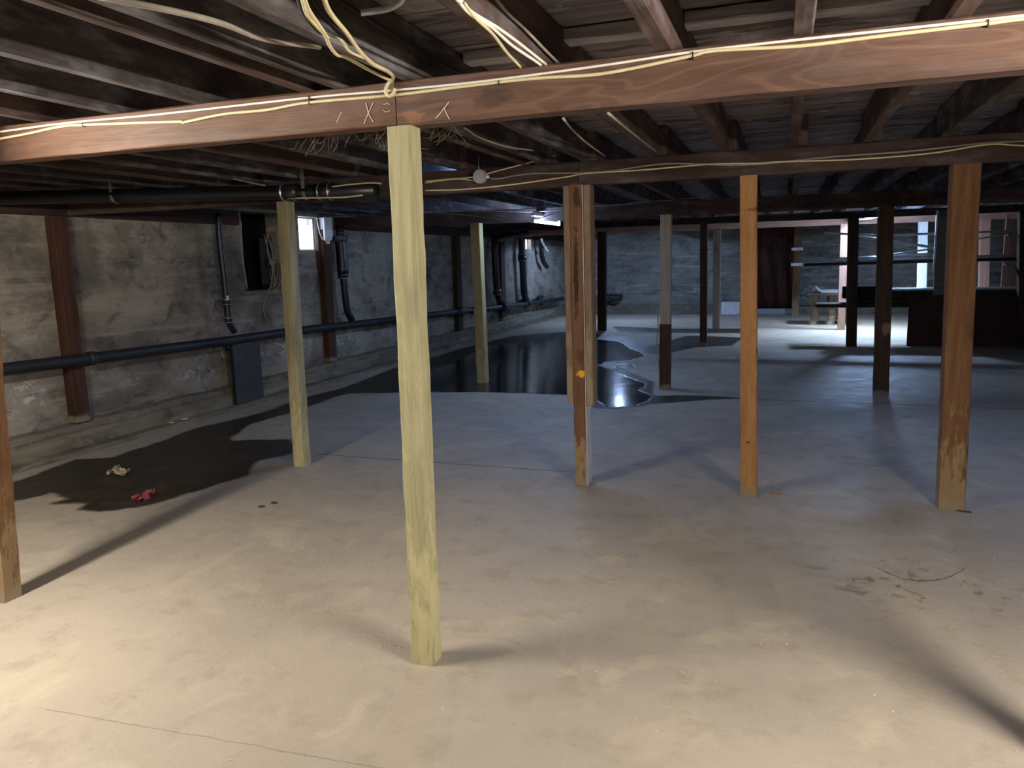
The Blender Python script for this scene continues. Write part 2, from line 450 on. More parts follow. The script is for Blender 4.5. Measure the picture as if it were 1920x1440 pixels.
def build_floor():
    xs = np.arange(-6.2, 8.21, 0.06); ys = np.arange(-3.2, 21.6, 0.08)
    XX, YY = np.meshgrid(xs, ys)
    nx, ny = len(xs), len(ys)
    co = np.stack([XX.ravel(), YY.ravel(), np.zeros(nx * ny)], 1)
    idx = np.arange(nx * ny).reshape(ny, nx)
    q = np.stack([idx[:-1, :-1].ravel(), idx[:-1, 1:].ravel(), idx[1:, 1:].ravel(), idx[1:, :-1].ravel()], 1)
    me = bpy.data.meshes.new('floor'); me.from_pydata(co.tolist(), [], q.tolist())
    for nm, pl in (('wet', polyW), ('puddle', polyP)):
        at_ = me.attributes.new(nm, 'FLOAT', 'POINT')
        at_.data.foreach_set('value', sdf(pl, XX.ravel(), YY.ravel()).astype(np.float32))
    me.materials.append(floor_material())
    o = bpy.data.objects.new('floor', me); COL.objects.link(o); tag(o, kind='structure')


build_floor()

M['wall'] = concrete_wall('stained_concrete_wall', boards=0.12, iso=True)
M['wall_back'] = concrete_wall('back_concrete_wall', (106, 104, 100), (134, 130, 124), 0.8)
M['curb'] = concrete_wall('curb_concrete', (104, 97, 84), (124, 116, 100), 1.5)

# left wall with niche and two windows
nic = (at(452, 415, X=WX).y, at(512, 545, X=WX).y, 1.30, 2.12)
nic = (7.52, 8.26, 1.30, 2.24)
wa = [at(558, 405, X=WX), at(602, 470, X=WX)]
win1 = (wa[0].y, wa[1].y, wa[1].z, wa[0].z)
wb = [at(978, 444, X=WX), at(996, 468, X=WX)]
win2 = (wb[0].y, wb[1].y, wb[1].z, wb[0].z)
TOPZ = DECK


def wall_strip(holes, y0, y1, x0, x1, top):
    out = []; y = y0
    for (a, b, z0, z1) in sorted(holes):
        out.append(((x0, y, 0), (x1, a, top)))
        out.append(((x0, a, 0), (x1, b, z0)))
        if z1 < top: out.append(((x0, a, z1), (x1, b, top)))
        y = b
    out.append(((x0, y, 0), (x1, y1, top)))
    return out


tag(boxes('wall_left', wall_strip([nic, win1, win2], -3.2, BACK + 0.25, WX - 0.22, WX, TOPZ), M['wall']), kind='structure')
tag(boxes('wall_back', [((WX, BACK, 0), (8.2, BACK + 0.22, TOPZ))], M['wall_back']), kind='structure')
tag(boxes('wall_right', [((8.0, -3.2, 0), (8.2, BACK, TOPZ))], M['wall_back']), kind='structure')
tag(boxes('wall_front', [((WX, -3.2, 0), (8.0, -3.0, TOPZ))], M['wall_back']), kind='structure')
# footing curb along the left and back walls
bm = bmesh.new()
rd = random.Random(4)
ys = [-3.0 + i * 0.22 for i in range(int((BACK + 3.0) / 0.22) + 1)] + [BACK]
prev = None
for y in ys:
    j = rd.uniform(-0.008, 0.008); k = rd.uniform(-0.01, 0.012)
    ring = [bm.verts.new(p) for p in ((WX, y, 0), (WX + 0.13 + j, y, 0), (WX + 0.10 + j, y, 0.20 + k), (WX + 0.075, y, 0.235 + k), (WX, y, 0.25 + k))]
    if prev:
        for q in range(4): bm.faces.new((prev[q], prev[q + 1], ring[q + 1], ring[q]))
    prev = ring
tag(link('trim_1', bm, M['curb']), kind='structure')
tag(boxes('trim_2', [((WX + 0.14, BACK - 0.12, 0), (-1.15, BACK, 0.26)), ((0.55, BACK - 0.12, 0), (8.0, BACK, 0.26))], M['curb'], bevel=0.01), kind='structure')
# low step strip of pale concrete beside the left wall
bm = bmesh.new(); prev = None
for y in ys:
    j = rd.uniform(-0.012, 0.012)
    ring = [bm.verts.new(p) for p in ((WX + 0.12, y, 0.0), (WX + 0.24 + j, y, 0.0), (WX + 0.22 + j, y, 0.035), (WX + 0.12, y, 0.045))]
    if prev:
        for q in range(1, 3): bm.faces.new((prev[q], prev[q + 1], ring[q + 1], ring[q]))
    prev = ring
tag(link('trim_3', bm, M['curb']), kind='structure')

# niche lining
a, b, z0, z1 = nic
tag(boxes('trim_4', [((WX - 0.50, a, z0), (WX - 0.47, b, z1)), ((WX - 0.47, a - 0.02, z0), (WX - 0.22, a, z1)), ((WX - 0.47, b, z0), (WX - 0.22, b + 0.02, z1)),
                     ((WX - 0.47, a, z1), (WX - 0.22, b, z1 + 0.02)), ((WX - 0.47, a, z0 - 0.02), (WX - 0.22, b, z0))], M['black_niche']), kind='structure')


def window(n, wn, mesh_from):
    a, b, z0, z1 = wn
    x = WX - 0.12
    e = bpy.data.objects.new('window_%d' % n, None); COL.objects.link(e); tag(e, kind='structure')
    e.location = (x, a, z0)
    L = lambda lo, hi: (tuple(lo[i] - e.location[i] for i in range(3)), tuple(hi[i] - e.location[i] for i in range(3)))
    f = 0.02
    boxes('window_frame', [L((x - f, a, z0), (x + f, b, z0 + f)), L((x - f, a, z1 - f), (x + f, b, z1)), L((x - f, a, z0 + f), (x + f, a + f, z1 - f)), L((x - f, b - f, z0 + f), (x + f, b, z1 - f))], M['white_paint'], e)
    bm = bmesh.new()
    N = 22
    for i in range(N + 1):
        y = mesh_from + (b - mesh_from) * i / N - e.location.y
        add_tube(bm, [(0, y, 0), (0, y, z1 - z0)], 0.0011, 3, False)
        if i * 1.0 <= N:
            z = (z1 - z0) * i / N
            add_tube(bm, [(0.003, mesh_from - e.location.y, z), (0.003, b - e.location.y, z)], 0.0011, 3, False)
    link('wire_mesh', bm, M['steel'], e)
    gm = NT('window_glass_%d' % n); gm.set('Base Color', (0.9, 0.95, 1, 1)); gm.set('Roughness', 0.05); gm.set('Transmission Weight', 1.0); gm.set('IOR', 1.1)
    boxes('window_glass', [L((x - 0.012, a + f, z0 + f), (x - 0.008, b - f, z1 - f))], gm.m, e)


window(1, win1, win1[0] + (win1[1] - win1[0]) * 0.42)
window(2, win2, win2[0])
# things seen outside the first window: ground and a pale rail
tag(boxes('outside_fence', [((WX - 2.2, win1[0] + 0.95, 0.0), (WX - 2.15, win1[1] + 3.5, 2.9))], M['glass_out']),
    'pale wall standing outside behind the small mesh-covered window', 'fence')

# ceiling decking: boards across the joists
bm = bmesh.new()
y = -3.2; rd = random.Random(8)
while y < BACK + 0.2:
    wd = 0.142
    add_box(bm, (WX - 0.22, y + 0.003, DECK + rd.uniform(0, 0.006)), (8.2, y + wd - 0.003, DECK + 0.05))
    y += wd
t = NT('decking_boards')
co = t.n('ShaderNodeTexCoord').outputs['Object']
g1 = t.noise(t.vmul(co, (1.5, 22, 22)), 1.0, 5, 0.6); g2 = t.noise(t.vmul(co, (1.3, 7.04, 1)), 1.0, 3, 0.8); g3 = t.noise(co, 6, 5, 0.7)
c = t.mix(t.rng(g1, 0.3, 0.7), lin((146, 137, 140)), lin((114, 105, 108)))
c = t.mix(t.rng(g2, 0.52, 0.6), c, lin((84, 74, 74)))
c = t.mix(t.math('MULTIPLY', t.rng(g3, 0.58, 0.66), 0.6), c, lin((176, 174, 184)))
t.set('Base Color', c); t.set('Roughness', 0.9); t.bump(g1, 0.003, 0.6)
o = link('ceiling', bm, t.m); tag(o, kind='structure')
boxes('ceiling_cover', [((WX - 0.22, -3.2, DECK + 0.05), (8.2, BACK + 0.22, DECK + 0.12))], M['black_niche'], o)

# ------------------------------------------------------------------ beams
ROWY = [2.60, 5.20, 9.55, 14.3, 17.6]


def beam(x0, x1, Yc, z0, z1, mat, label, th=0.09, name='ceiling_beam', seed=0, dz=0.0, group=None):
    L = x1 - x0
    mtx = RXF.copy(); mtx.translation = (x0, Yc, (z0 + z1) / 2)
    o = link(name, timber_bm(L, z1 - z0, th, seed=seed, seg=0.2, ch=0.004), M[mat], matrix=mtx)
    return tag(o, label, 'beam', group)


SPL = at(742, 200, Y=2.555).x
B1 = beam(WX, SPL - 0.002, 2.60, 2.085, JB, 'beam_left', 'near red-brown ceiling beam, left length ending in the splice above the yellowish front post', seed=1)
B2 = beam(SPL + 0.002, 7.9, 2.60, 2.08, JB, 'beam_right', 'near red-brown ceiling beam, right length with wavy grain running out to the right', seed=2)
sp2 = -1.33
beam(WX, sp2 - 0.002, 5.20, 2.075, JB, 'beam_dark', 'second beam back, left length, dusty brown with the grey junction box on it', seed=3)
beam(sp2 + 0.002, 7.9, 5.20, 2.08, JB, 'beam_dark', 'second beam back, right length, over the orange post, with two sagging cables on it', seed=4)
beam(WX, 7.9, ROWY[2], 2.065, JB, 'beam_dark', 'third beam back, dark, over the post painted white above and brown below', seed=5)
beam(WX, 7.9, ROWY[3], 2.135, 2.25, 'beam_dark', 'fourth beam back, nearly black, above the rack of metal poles', seed=6)
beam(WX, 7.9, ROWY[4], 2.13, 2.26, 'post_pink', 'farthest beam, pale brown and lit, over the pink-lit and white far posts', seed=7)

# chalk marks and staples on the near beam
YF = 2.60 - 0.045


def strokes(parent, segs, name, mat, r=0.0016):
    bm = bmesh.new()
    for s in segs:
        pts = [at(x, y, Y=YF - 0.0012) for x, y in s]
        add_tube(bm, pts, r, 5)
    o = link(name, bm, mat); mw = parent.matrix_world.copy(); o.parent = parent; o.matrix_parent_inverse = mw.inverted()
    return o


bpy.context.view_layer.update()
tag(strokes(B1, [[(682, 233), (690, 213), (700, 192)], [(686, 193), (691, 213), (700, 229)], [(631, 230), (640, 210)], [(718, 206), (724, 210), (731, 208)], [(719, 196), (726, 194), (731, 196)]], 'chalk_mark', M['chalk']), 'white chalk cross scratched on the beam')
tag(strokes(B2, [[(817, 222), (829, 208), (842, 191)], [(832, 202), (838, 215), (843, 224)]], 'chalk_mark', M['chalk']), 'faint white chalk cross on the beam')

# ------------------------------------------------------------------ joists
jx = [-0.38, -0.81, -1.28, -1.57, -1.71, -2.20, -2.63]
jx += [-2.63 - 0.42 * k for k in range(1, 8)]
jx += [0.03 + 0.41 * k for k in range(0, 19)]
jx.sort()
names_l = {-1.28: 'dusty grey-sided joist crossing the near beam just left of its splice over the front post',
           -1.57: 'narrow joist of the close pair left of the splice, right one of the two',
           -1.71: 'narrow joist of the close pair left of the splice, left one of the two',
           -0.81: 'reddish joist with two white cables under it, right of the splice over the front post',
           -0.38: 'reddish joist slanting to the near beam, second right of the splice, pale decking beside it',
           0.03: 'upright-looking red joist meeting the near beam at its middle right',
           -2.20: 'dark joist with a pale lower edge at upper left, third pale edge from the corner',
           -2.63: 'dark joist with a pale lower edge nearest the top left corner of the view'}
bay_x = at(1172, 430, Y=19.6).x
for s, (ya, yb, zb, seed) in enumerate([(-1.6, 5.30, JB, 0), (5.1, 9.72, JB, 1), (9.4, 14.42, 2.25, 2), (14.15, BACK - 0.02, 2.26, 3)]):
    for k, x in enumerate(jx):
        if x < WX + 0.1 or x > 7.9: continue
        if s == 3 and min(abs(x + 0.048 - bay_x) - 0.12, abs(x + 0.048 - 1.45) - 0.19) < 0: continue
        xx = x + (0.048 if s % 2 else 0.0)
        if s and abs(x + 1.71) < 0.01: continue
        L = yb - ya; h = DECK - zb - 0.002
        mtx = RYF.copy(); mtx.translation = (xx, ya, zb + h / 2)
        wd = 0.046 if x in (-1.57, -1.71) else 0.055
        o = link('floor_joist', timber_bm(L, h, wd, jit=0.001, seg=0.35, seed=seed * 50 + k), M['joist_red' if (k * 7 + s) % 3 == 0 or x in (-0.81, -0.38, 0.03) else 'joist'], matrix=mtx)
        if s == 0 and x in names_l:
            tag(o, names_l[x], 'joist', 'joists over the near bay')
        else:
            side = 'left' if x < -1.3 else 'right'
            bay = ['nearest bay', 'bay behind the second beam', 'bay behind the third beam', 'farthest bay'][s]
            tag(o, 'dusty brown joist overhead, %s of the front post, %s' % (side, bay), 'joist', 'joists %s of the front post, %s' % (side, bay))

# cleats nailed under the decking between joists
for (x, yc, ln, lab) in [(-0.17, 2.86, 0.36, 'pale cleat nailed under the decking between the slanting joist and the upright-looking red joist'),
                         (-0.60, 2.88, 0.37, 'pale cleat nailed under the decking between the two reddish slanting joists'),
                         (0.24, 2.90, 0.36, 'pale cleat nailed under the decking right of the upright-looking red joist'),
                         (-1.04, 3.0, 0.38, 'pale cleat under the decking right of the grey-sided joist')]:
    mtx = RXF.copy(); mtx.translation = (x - ln / 2, yc, DECK - 0.022)
    tag(link('cleat', timber_bm(ln, 0.044, 0.09, seed=int(x * 100), seg=0.08), M['cleat'], matrix=mtx), lab, 'cleat')

# ------------------------------------------------------------------ posts


def post(base, top, px_w, mat, label, z_top, name='support_post', Yc=None, depth=None, seed=0, z0=0.0, wid=None, yb=None):
    B = P0(*base)
    y = Yc if Yc is not None else B.y
    B = at(base[0], base[1], Y=y) if Yc is not None else B
    T = at(top[0], top[1], Y=B.y)
    wd = wid
    sh = (T.x - B.x) * (z_top - z0) / max(0.5, T.z - z0)
    o = link(name, timber_bm(z_top - z0, wd, depth or wd, jit=0.0018, seg=0.09, ch=0.004, shear=(sh, 0), seed=seed), M[mat], loc=(B.x, B.y, z0))
    return tag(o, label, 'post')


pL = post((12, 1122), (-60, 290), 0, 'post_brown', 'rough brown wooden post at the far left edge, its shadow running to the wet patch', 2.085, wid=0.098, seed=11, Yc=None)
pC = post((800, 1237), (757, 238), 0, 'treated', 'large yellow-green treated post in front, under the beam splice', 2.08, wid=0.092, seed=12)
post((567, 872), (535, 385), 0, 'treated', 'yellowish post with a whitish knot, left of the front post, near the mesh window', 2.075, wid=0.098, seed=13)
post((1404, 927), (1404, 328), 0, 'post_orange', 'bright orange-brown smooth post under the second beam', 2.08, wid=0.104, seed=14, depth=0.09)
post((1781, 950), (1810, 303), 0, 'post_brown', 'scuffed brown leaning post right of the orange one', 2.08, wid=0.145, seed=15, depth=0.13)
post((906, 717), (893, 416), 0, 'treated_grey', 'thin yellowish post standing by the dark puddle, left of the planked post', 2.065, wid=0.125, seed=16)
post((1651, 740), (1661, 400), 0, 'post_far', 'brown post with a tan patch, in front of the poles rack', 2.065, wid=0.15, seed=18)
post((1319, 648), (1320, 418), 0, 'post_red', 'dark red-brown thin post between the half-white post and the grey far post', 2.15, wid=0.12, seed=19)
post((1596, 649), (1600, 400), 0, 'post_dark', 'nearly black post at the left part of the lumber rack', 2.15, wid=0.16, seed=20)
post((1343, 616), (1345, 425), 0, 'scab', 'grey-brown far post beside the dark red one, near the back wall', 2.13, wid=0.15, seed=21)
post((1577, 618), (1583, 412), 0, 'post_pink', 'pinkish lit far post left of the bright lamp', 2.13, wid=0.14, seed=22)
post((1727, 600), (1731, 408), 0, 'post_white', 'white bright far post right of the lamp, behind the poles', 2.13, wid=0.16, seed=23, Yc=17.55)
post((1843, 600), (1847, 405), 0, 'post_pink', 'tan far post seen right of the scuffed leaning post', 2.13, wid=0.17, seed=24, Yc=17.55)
post((1892, 600), (1897, 395), 0, 'post_red', 'brown far post with a pale edge near the right edge of the view', 2.13, wid=0.24, seed=25, Yc=17.55)
post((1129, 620), (1129, 435), 0, 'post_dark', 'dark far post right of the planked post with a thin pale edge', 2.13, wid=0.17, seed=26)
post((1914, 700), (1921, 385), 0, 'post_dark', 'dark post cut by the right edge of the view, beside the rack', 2.15, wid=0.16, seed=27, Yc=P0(1596, 649).y)
# post just outside the right edge; its shadow falls over the floor at lower right
tag(link('support_post', timber_bm(2.08, 0.10, 0.10, seed=28), M['post_brown'], loc=(0.90, 2.6, 0)), 'brown post under the near beam just beyond the right edge of the view', 'post')

# half-white post (two paint zones) with a cable
B = P0(1247, 729)
e = empty('support_post', (B.x, B.y, 0), 'post painted grey-white above and bare dark brown below, thin cable beside it', 'post')
zs = at(1247, 607, Y=B.y).z
link('post_lower', timber_bm(zs, 0.127, 0.127, seed=30), M['post_red'], e, loc=(0, 0, 0))
t = link('post_upper', timber_bm(2.065 - zs, 0.124, 0.124, seed=31), M['post_grey'], e, loc=(0, 0, zs)); tag(t, 'grey-white painted upper part')
cable([at(x, y, Y=B.y - 0.09) for x, y in ((1236, 575), (1233, 590), (1234, 615), (1231, 640), (1233, 668), (1236, 690), (1236, 727))], 0.006, 'cable_grey', 'thin grey cable running down beside the half-white post')

# planked post: main post with painted edge and two side planks
B = P0(1094, 905)
e = empty('support_post', (B.x, B.y, 0), 'brown post sandwiched between two tan planks that stop above the floor, yellow paint dab', 'post')
sh = at(1084, 346, Y=B.y).x - B.x
link('main_post', timber_bm(2.08, 0.088, 0.13, shear=(sh, 0), seed=32), M['post_main'], e, loc=(0, 0, 0))
zb = at(1098, 755, Y=B.y).z
bm = bmesh.new()
L_ = 2.075
for i in range(40):
    za, zc = L_ * i / 40, L_ * (i + 1) / 40
    xa, xc = sh * za / L_, sh * zc / L_
    r = random.Random(i).uniform(0.003, 0.009)
    v = [bm.verts.new(p) for p in ((0.0435 + xa, -0.073 - r * 0.4, za), (0.0445 + xa, 0.062, za), (0.0445 + xc, 0.062, zc), (0.0435 + xc, -0.073 - r * 0.4, zc),
                                   (0.048 + xa, -0.073 - r, za), (0.047 + xa, 0.062, za), (0.047 + xc, 0.062, zc), (0.048 + xc, -0.073 - r, zc))]
    for q in ((4, 5, 6, 7), (0, 4, 7, 3), (0, 3, 2, 1), (1, 2, 6, 5)): bm.faces.new([v[j] for j in q])
tag(link('painted_face', bm, M['white_paint'], e, loc=(0, 0, 0)), 'white painted right face')
for sgn, wdt in ((-1, 0.046), (1, 0.05)):
    f = zb / 2.08
    off = 0.046 + wdt / 2 + (0.003 if sgn > 0 else 0)
    link('side_plank', timber_bm(2.075 - zb, wdt, 0.10 if sgn < 0 else 0.125, shear=(sh * (1 - f), 0), seed=33 + sgn), M['scab'], e, loc=(sgn * off + sh * f, -0.01, zb))

# posts fixed to the left wall, standing on the curb
for bx, by, tx, ty, wd, mat, lab in [(153, 805, 122, 372, 0.15, 'post_red', 'red-brown timber fixed upright on the left wall, pipe crossing it low down'),
                                     (622, 683, 603, 440, 0.17, 'post_red', 'dark timber on the left wall below the mesh window, left of the thick drain pipe'),
                                     (862, 625, 850, 432, 0.2, 'post_dark', 'near-black timber on the left wall left of the puddle post'),
                                     (943, 600, 938, 440, 0.25, 'post_red', 'far reddish timber on the left wall beside the bent drain pipe')]:
    Bp = at(bx, by, X=WX + 0.06)
    o = link('wall_timber', timber_bm(2.06 - 0.255, 0.10, wd, seed=int(bx)), M[mat], loc=(WX + 0.052, Bp.y, 0.255))
    tag(o, lab, 'timber')
# ledger along the top of the left wall
for ya_, yb_, lab_ in ((0.2, nic[0] - 0.1, 'dark red-brown ledger board atop the left wall, left of the dark niche'),
                       (win1[1] + 0.75, BACK - 0.1, 'dark red-brown ledger board atop the left wall, right of the mesh window')):
    mtx = RYF.copy(); mtx.translation = (WX + 0.03, ya_, 2.145)
    tag(link('ledger_board', timber_bm(yb_ - ya_, 0.16, 0.05, seed=41, seg=0.4), M['ledger'], matrix=mtx), lab_, 'board')
# grey panel leaning against the left wall
pa = at(437, 662, X=WX + 0.17); pb = at(492, 755, X=WX + 0.17)
e = empty('leaning_panel', (WX + 0.17, (pa.y + pb.y) / 2, 0.05), 'dark grey board standing against the left wall below the pipe, black left edge', 'board')
boxes('panel_face', [((-0.01, -0.24, 0), (0.015, 0.24, 0.66))], plain('slate_grey_board', (62, 62, 68), 0.8), e, bevel=0.004)
boxes('panel_edge', [((-0.01, -0.262, 0), (0.018, -0.242, 0.68))], M['black_niche'], e)

# ------------------------------------------------------------------ pipes
# long drain pipe on the left wall
XP = WX + 0.17
pp = [at(x, y, X=XP) for x, y in ((-260, 728), (10, 692), (170, 672), (420, 640), (560, 620), (700, 604), (870, 583), (945, 575), (1055, 560))]
DRAIN = e = empty('drain_pipe', (XP, pp[0].y, pp[0].z), 'long black drain pipe running along the left wall', 'pipe')
o = tube('pipe_run', [p - e.location for p in pp], 0.052, M['iron'], e, n=14)
for (x, y, r, l) in [(170, 672, 0.062, 0.06), (862, 584, 0.085, 0.30), (945, 575, 0.10, 0.35), (885, 582, 0.07, 0.08), (560, 620, 0.06, 0.05)]:
    c0 = at(x, y, X=XP) - e.location
    tube('pipe_collar', [c0 - Vector((0, l / 2, 0)), c0 + Vector((0, l / 2, 0))], r, M['iron'], e, n=14, curve=False)
# pipe strap
c0 = at(173, 672, X=XP)
bm = bmesh.new()
for k in range(12):
    a0, a1 = math.pi * 2 * k / 12, math.pi * 2 * (k + 1) / 12
    add_box  # ring strap
add_tube(bm, [(0, -0.012, 0), (0, 0.012, 0)], 0.064, 14)
tag(link('pipe_strap', bm, M['ledger'], e, loc=c0 - e.location), 'brown strap around the pipe')


def down_pipe(pxs, X, r, label, bands=(), elbow=True):
    pts = [at(x, y, X=X) for x, y in pxs]
    e = tube('down_pipe', [p - DRAIN.location for p in pts], r, M['abs'], DRAIN, n=12)
    for (x, y, rr, h) in bands:
        c = at(x, y, X=X) - DRAIN.location
        tube('pipe_coupling', [c - Vector((0, 0, h / 2)), c + Vector((0, 0, h / 2))], rr, M['abs'], e, n=14, curve=False)
        for s in (-1, 1):
            d = Vector((0, 0, s * h * 0.42))
            tube('hose_clamp', [c + d - Vector((0, 0, 0.006)), c + d + Vector((0, 0, 0.006))], rr + 0.003, M['steel'], e, n=14, curve=False)


XD = WX + 0.16
down_pipe([(409, 400), (412, 450), (420, 520), (426, 580), (430, 605), (440, 622)], XD, 0.036, 'thin black down pipe on the left wall with a small red and white label', bands=[(425, 566, 0.044, 0.06), (428, 600, 0.042, 0.06)])
boxes('pipe_label', [((-0.002, -0.02, 0), (0.002, 0.02, 0.05))], M['white_paint'], DRAIN, loc=at(427, 563, X=XD + 0.047) - DRAIN.location)
down_pipe([(636, 425), (641, 470), (644, 520), (648, 560), (652, 585), (660, 600)], XD, 0.05, 'thick black down pipe right of the mesh window with two steel clamps', bands=[(643, 516, 0.075, 0.10)])
bmx = bmesh.new()
for x, y, r in ((638, 440, 0.085), (641, 490, 0.095), (643, 512, 0.088)): pass
p1, p2, p3 = [at(*q, X=XD) - DRAIN.location for q in ((638, 450), (641, 480), (643, 512))]
e = tube('wide_section', [p1, p2, p3], 0.082, M['abs'], DRAIN, n=16)
tube('bell_collar', [p1 + Vector((0, 0, -0.02)), p1 + Vector((0, 0, 0.06))], 0.10, plain('grey_blue_plastic', (78, 84, 104), 0.4), e, n=16, curve=False)
tube('threaded_neck', [p1 + Vector((0, 0, 0.06)), p1 + Vector((0, 0, 0.13))], 0.06, M['abs'], e, n=12, curve=False)
down_pipe([(1000, 437), (960, 442), (935, 447), (928, 455), (929, 500), (932, 540), (935, 558), (944, 568)], XD, 0.075, 'bent black drain pipe in the far left, turning down beside the far wall timber', bands=[(932, 548, 0.09, 0.12)])
down_pipe([(978, 440), (979, 470), (981, 520), (983, 550), (987, 565)], XD, 0.08, 'straight black down pipe in front of the small far window', bands=[(979, 483, 0.10, 0.18)])
down_pipe([(1014, 445), (1015, 470), (1018, 488), (1025, 500)], XD, 0.06, 'short black pipe stub curving into the far left wall', bands=())
tag(tube('light_lever', [at(x, y, X=XD + 0.1) for x, y in ((1016, 448), (1021, 462), (1026, 471))], 0.03, M['white_paint'], n=8), 'white pipe end hanging by the far tube lamp', 'pipe')
for i, (x, y) in enumerate([(985, 567), (1002, 566), (1014, 562)]):
    c = at(x, y, X=WX + 0.12)
    bm = bmesh.new(); bmesh.ops.create_icosphere(bm, subdivisions=2, radius=0.13 if i != 1 else 0.08)
    for v in bm.verts: v.co *= 1 + random.Random(v.index + i).uniform(-0.18, 0.18)
    link('pipe_fitting', bm, M['iron'], DRAIN, loc=c - DRAIN.location)

# big black pipe hanging from the joists above the second beam at left
YP = 5.02
q = [at(x, y, Y=YP) for x, y in ((0, 371), (300, 367), (580, 360), (705, 357))]
q[0] = at(-30, 372, X=-5.85); q[1] = at(300, 364, Y=4.85)
q = [q[0], q[2], q[3]]


def on_pipe(px):
    best = None
    for (a_, b_) in zip(q, q[1:]):
        for k in range(400):
            p = a_.lerp(b_, k / 400); v_ = p - Vector((0, 0, EYE))
            xx_ = 960 + FPX * v_.dot(RR) / v_.dot(Fv)
            if best is None or abs(xx_ - px) < best[0]: best = (abs(xx_ - px), p)
    return best[1].copy()


e = empty('hanging_pipe', (q[0].x, YP, q[0].z), 'large black drain pipe hung level below the joists at upper left', 'pipe')
tube('pipe_run', [p - e.location for p in q], 0.052, M['abs'], e, n=16, curve=False)
for x, l in ((541, 0.14), (605, 0.13)):
    c = on_pipe(x + 3 if x == 541 else x + 6) - e.location
    tube('rubber_coupling', [c - Vector((l / 2, 0, 0)), c + Vector((l / 2, 0, 0))], 0.062, M['abs'], e, n=16, curve=False)
for x in (533, 553, 602, 621):
    c = on_pipe(x) - e.location
    tube('hose_clamp', [c - Vector((0.006, 0, 0)), c + Vector((0.006, 0, 0))], 0.065, M['steel'], e, n=18, curve=False)
for x, y in ((219, 350), (577, 350)):
    c = on_pipe(x) - e.location
    bm = bmesh.new()
    add_box(bm, (-0.014, -0.060, -0.03), (0.014, -0.057, 0.02))
    prevp = None
    for k in range(9):
        a0 = math.pi * (1 + k / 8)
        pnt = (math.cos(a0) * 0.0585, math.sin(a0) * 0.0585)
        if prevp:
            v = [bm.verts.new(p) for p in ((-0.014, prevp[0], prevp[1]), (0.014, prevp[0], prevp[1]), (0.014, pnt[0], pnt[1]), (-0.014, pnt[0], pnt[1]))]
            bm.faces.new(v)
        prevp = pnt
    add_box(bm, (-0.014, -0.0600, 0.0), (0.014, -0.057, 2.40 - e.location.z - c.z))
    link('strap_hanger', bm, M['steel'], e, loc=c)

# ------------------------------------------------------------------ cables on the near beam
yc = YF - 0.007


def px_line(pts, Y=None, **k):
    return [at(x, y, Y=Y, **k) for x, y in pts]


cable(px_line([(-260, 282), (0, 247), (130, 230), (300, 214), (580, 183), (730, 170), (900, 153), (1120, 124), (1300, 97), (1500, 74), (1700, 53), (1920, 29), (2300, -14)], yc), 0.0045, 'cable_white', 'bright white cable stapled along the near beam')
cable(px_line([(-260, 300), (0, 260), (110, 238), (160, 234), (330, 228), (345, 229), (420, 214), (500, 206), (580, 192), (740, 178), (860, 163), (1000, 147), (1130, 138), (1290, 106), (1340, 95), (1500, 86), (1640, 69), (1850, 44), (1920, 35), (2300, -8)], yc - 0.002), 0.0058, 'cable_yellow', 'cream cable sagging just below the white one along the near beam')
for i, (x, y, hh) in enumerate([(155, 234, 8), (579, 187, 16), (1299, 104, 12), (1853, 43, 10), (935, 155, 8)]):
    c = at(x, y, Y=yc - 0.006)
    hz = hh * 2.7 / FPX / 2
    tag(boxes('cable_staple', [((-0.0018, -0.002, -hz), (0.0018, 0.014, hz))], M['iron'], loc=tuple(c)),
        ['dark staple over the cream cable near the left end of the near beam', 'dark staple holding both cables left of the splice', 'dark staple on the cream cable at the middle right of the near beam', 'dark staple on the cream cable near the right edge of view', 'small dark staple right of the beam splice'][i], 'staple')
# hanging cream cable with hook
cable([at(604, -12, Z=2.20), at(620, 25, Z=2.20), at(650, 62, Z=2.20), at(675, 97, Z=2.20), at(700, 120, Z=2.205), at(726, 133, Z=2.215), at(738, 146, Y=yc - 0.004), at(728, 156, Y=yc - 0.012), at(723, 170, Y=yc - 0.016), at(729, 180, Y=yc - 0.016), at(737, 176, Y=yc - 0.014), at(741, 166, Y=yc - 0.010)], 0.0062, 'cable_yellow', 'cream cable dropping from the ceiling and ending in a hook over the beam splice')
cable([at(568, -12, Z=2.20), at(580, 20, Z=2.19), at(600, 50, Z=2.19), at(610, 65, Z=2.19), at(618, 85, Z=2.19), at(631, 102, Z=2.20), at(650, 108, Z=2.21), at(690, 130, Z=2.22), at(736, 153, Y=yc + 0.01)], 0.005, 'cable_yellow', 'twisted cream cable left of the hooked one, kinking under the pair of joists')
cable([at(564, -12, Z=2.205), at(574, 25, Z=2.20), at(592, 48, Z=2.20), at(612, 66, Z=2.20), at(640, 76, Z=2.215), at(655, 96, Z=2.215), at(682, 109, Z=2.22)], 0.0042, 'cable_yellow', 'thin cream cable branching from the twisted one toward the joist')
cable([at(556, -12, Z=2.21), at(570, 25, Z=2.215), at(590, 52, Z=2.215), at(602, 62, Z=2.215)], 0.006, 'cable_black', 'black cable behind the twisted cream cable')
cable([at(580, -8, X=-1.243), at(606, 28, X=-1.243), at(640, 62, X=-1.243), at(662, 84, X=-1.243)], 0.005, 'cable_black', 'black cable on the grey side of the joist, left of the long one')
cable([at(622, -8, X=-1.243), at(660, 18, X=-1.243), at(720, 55, X=-1.243), at(790, 95, X=-1.243), at(830, 122, X=-1.243), at(862, 138, X=-1.243)], 0.007, 'cable_black', 'long black cable along the grey side of the joist right of the splice')
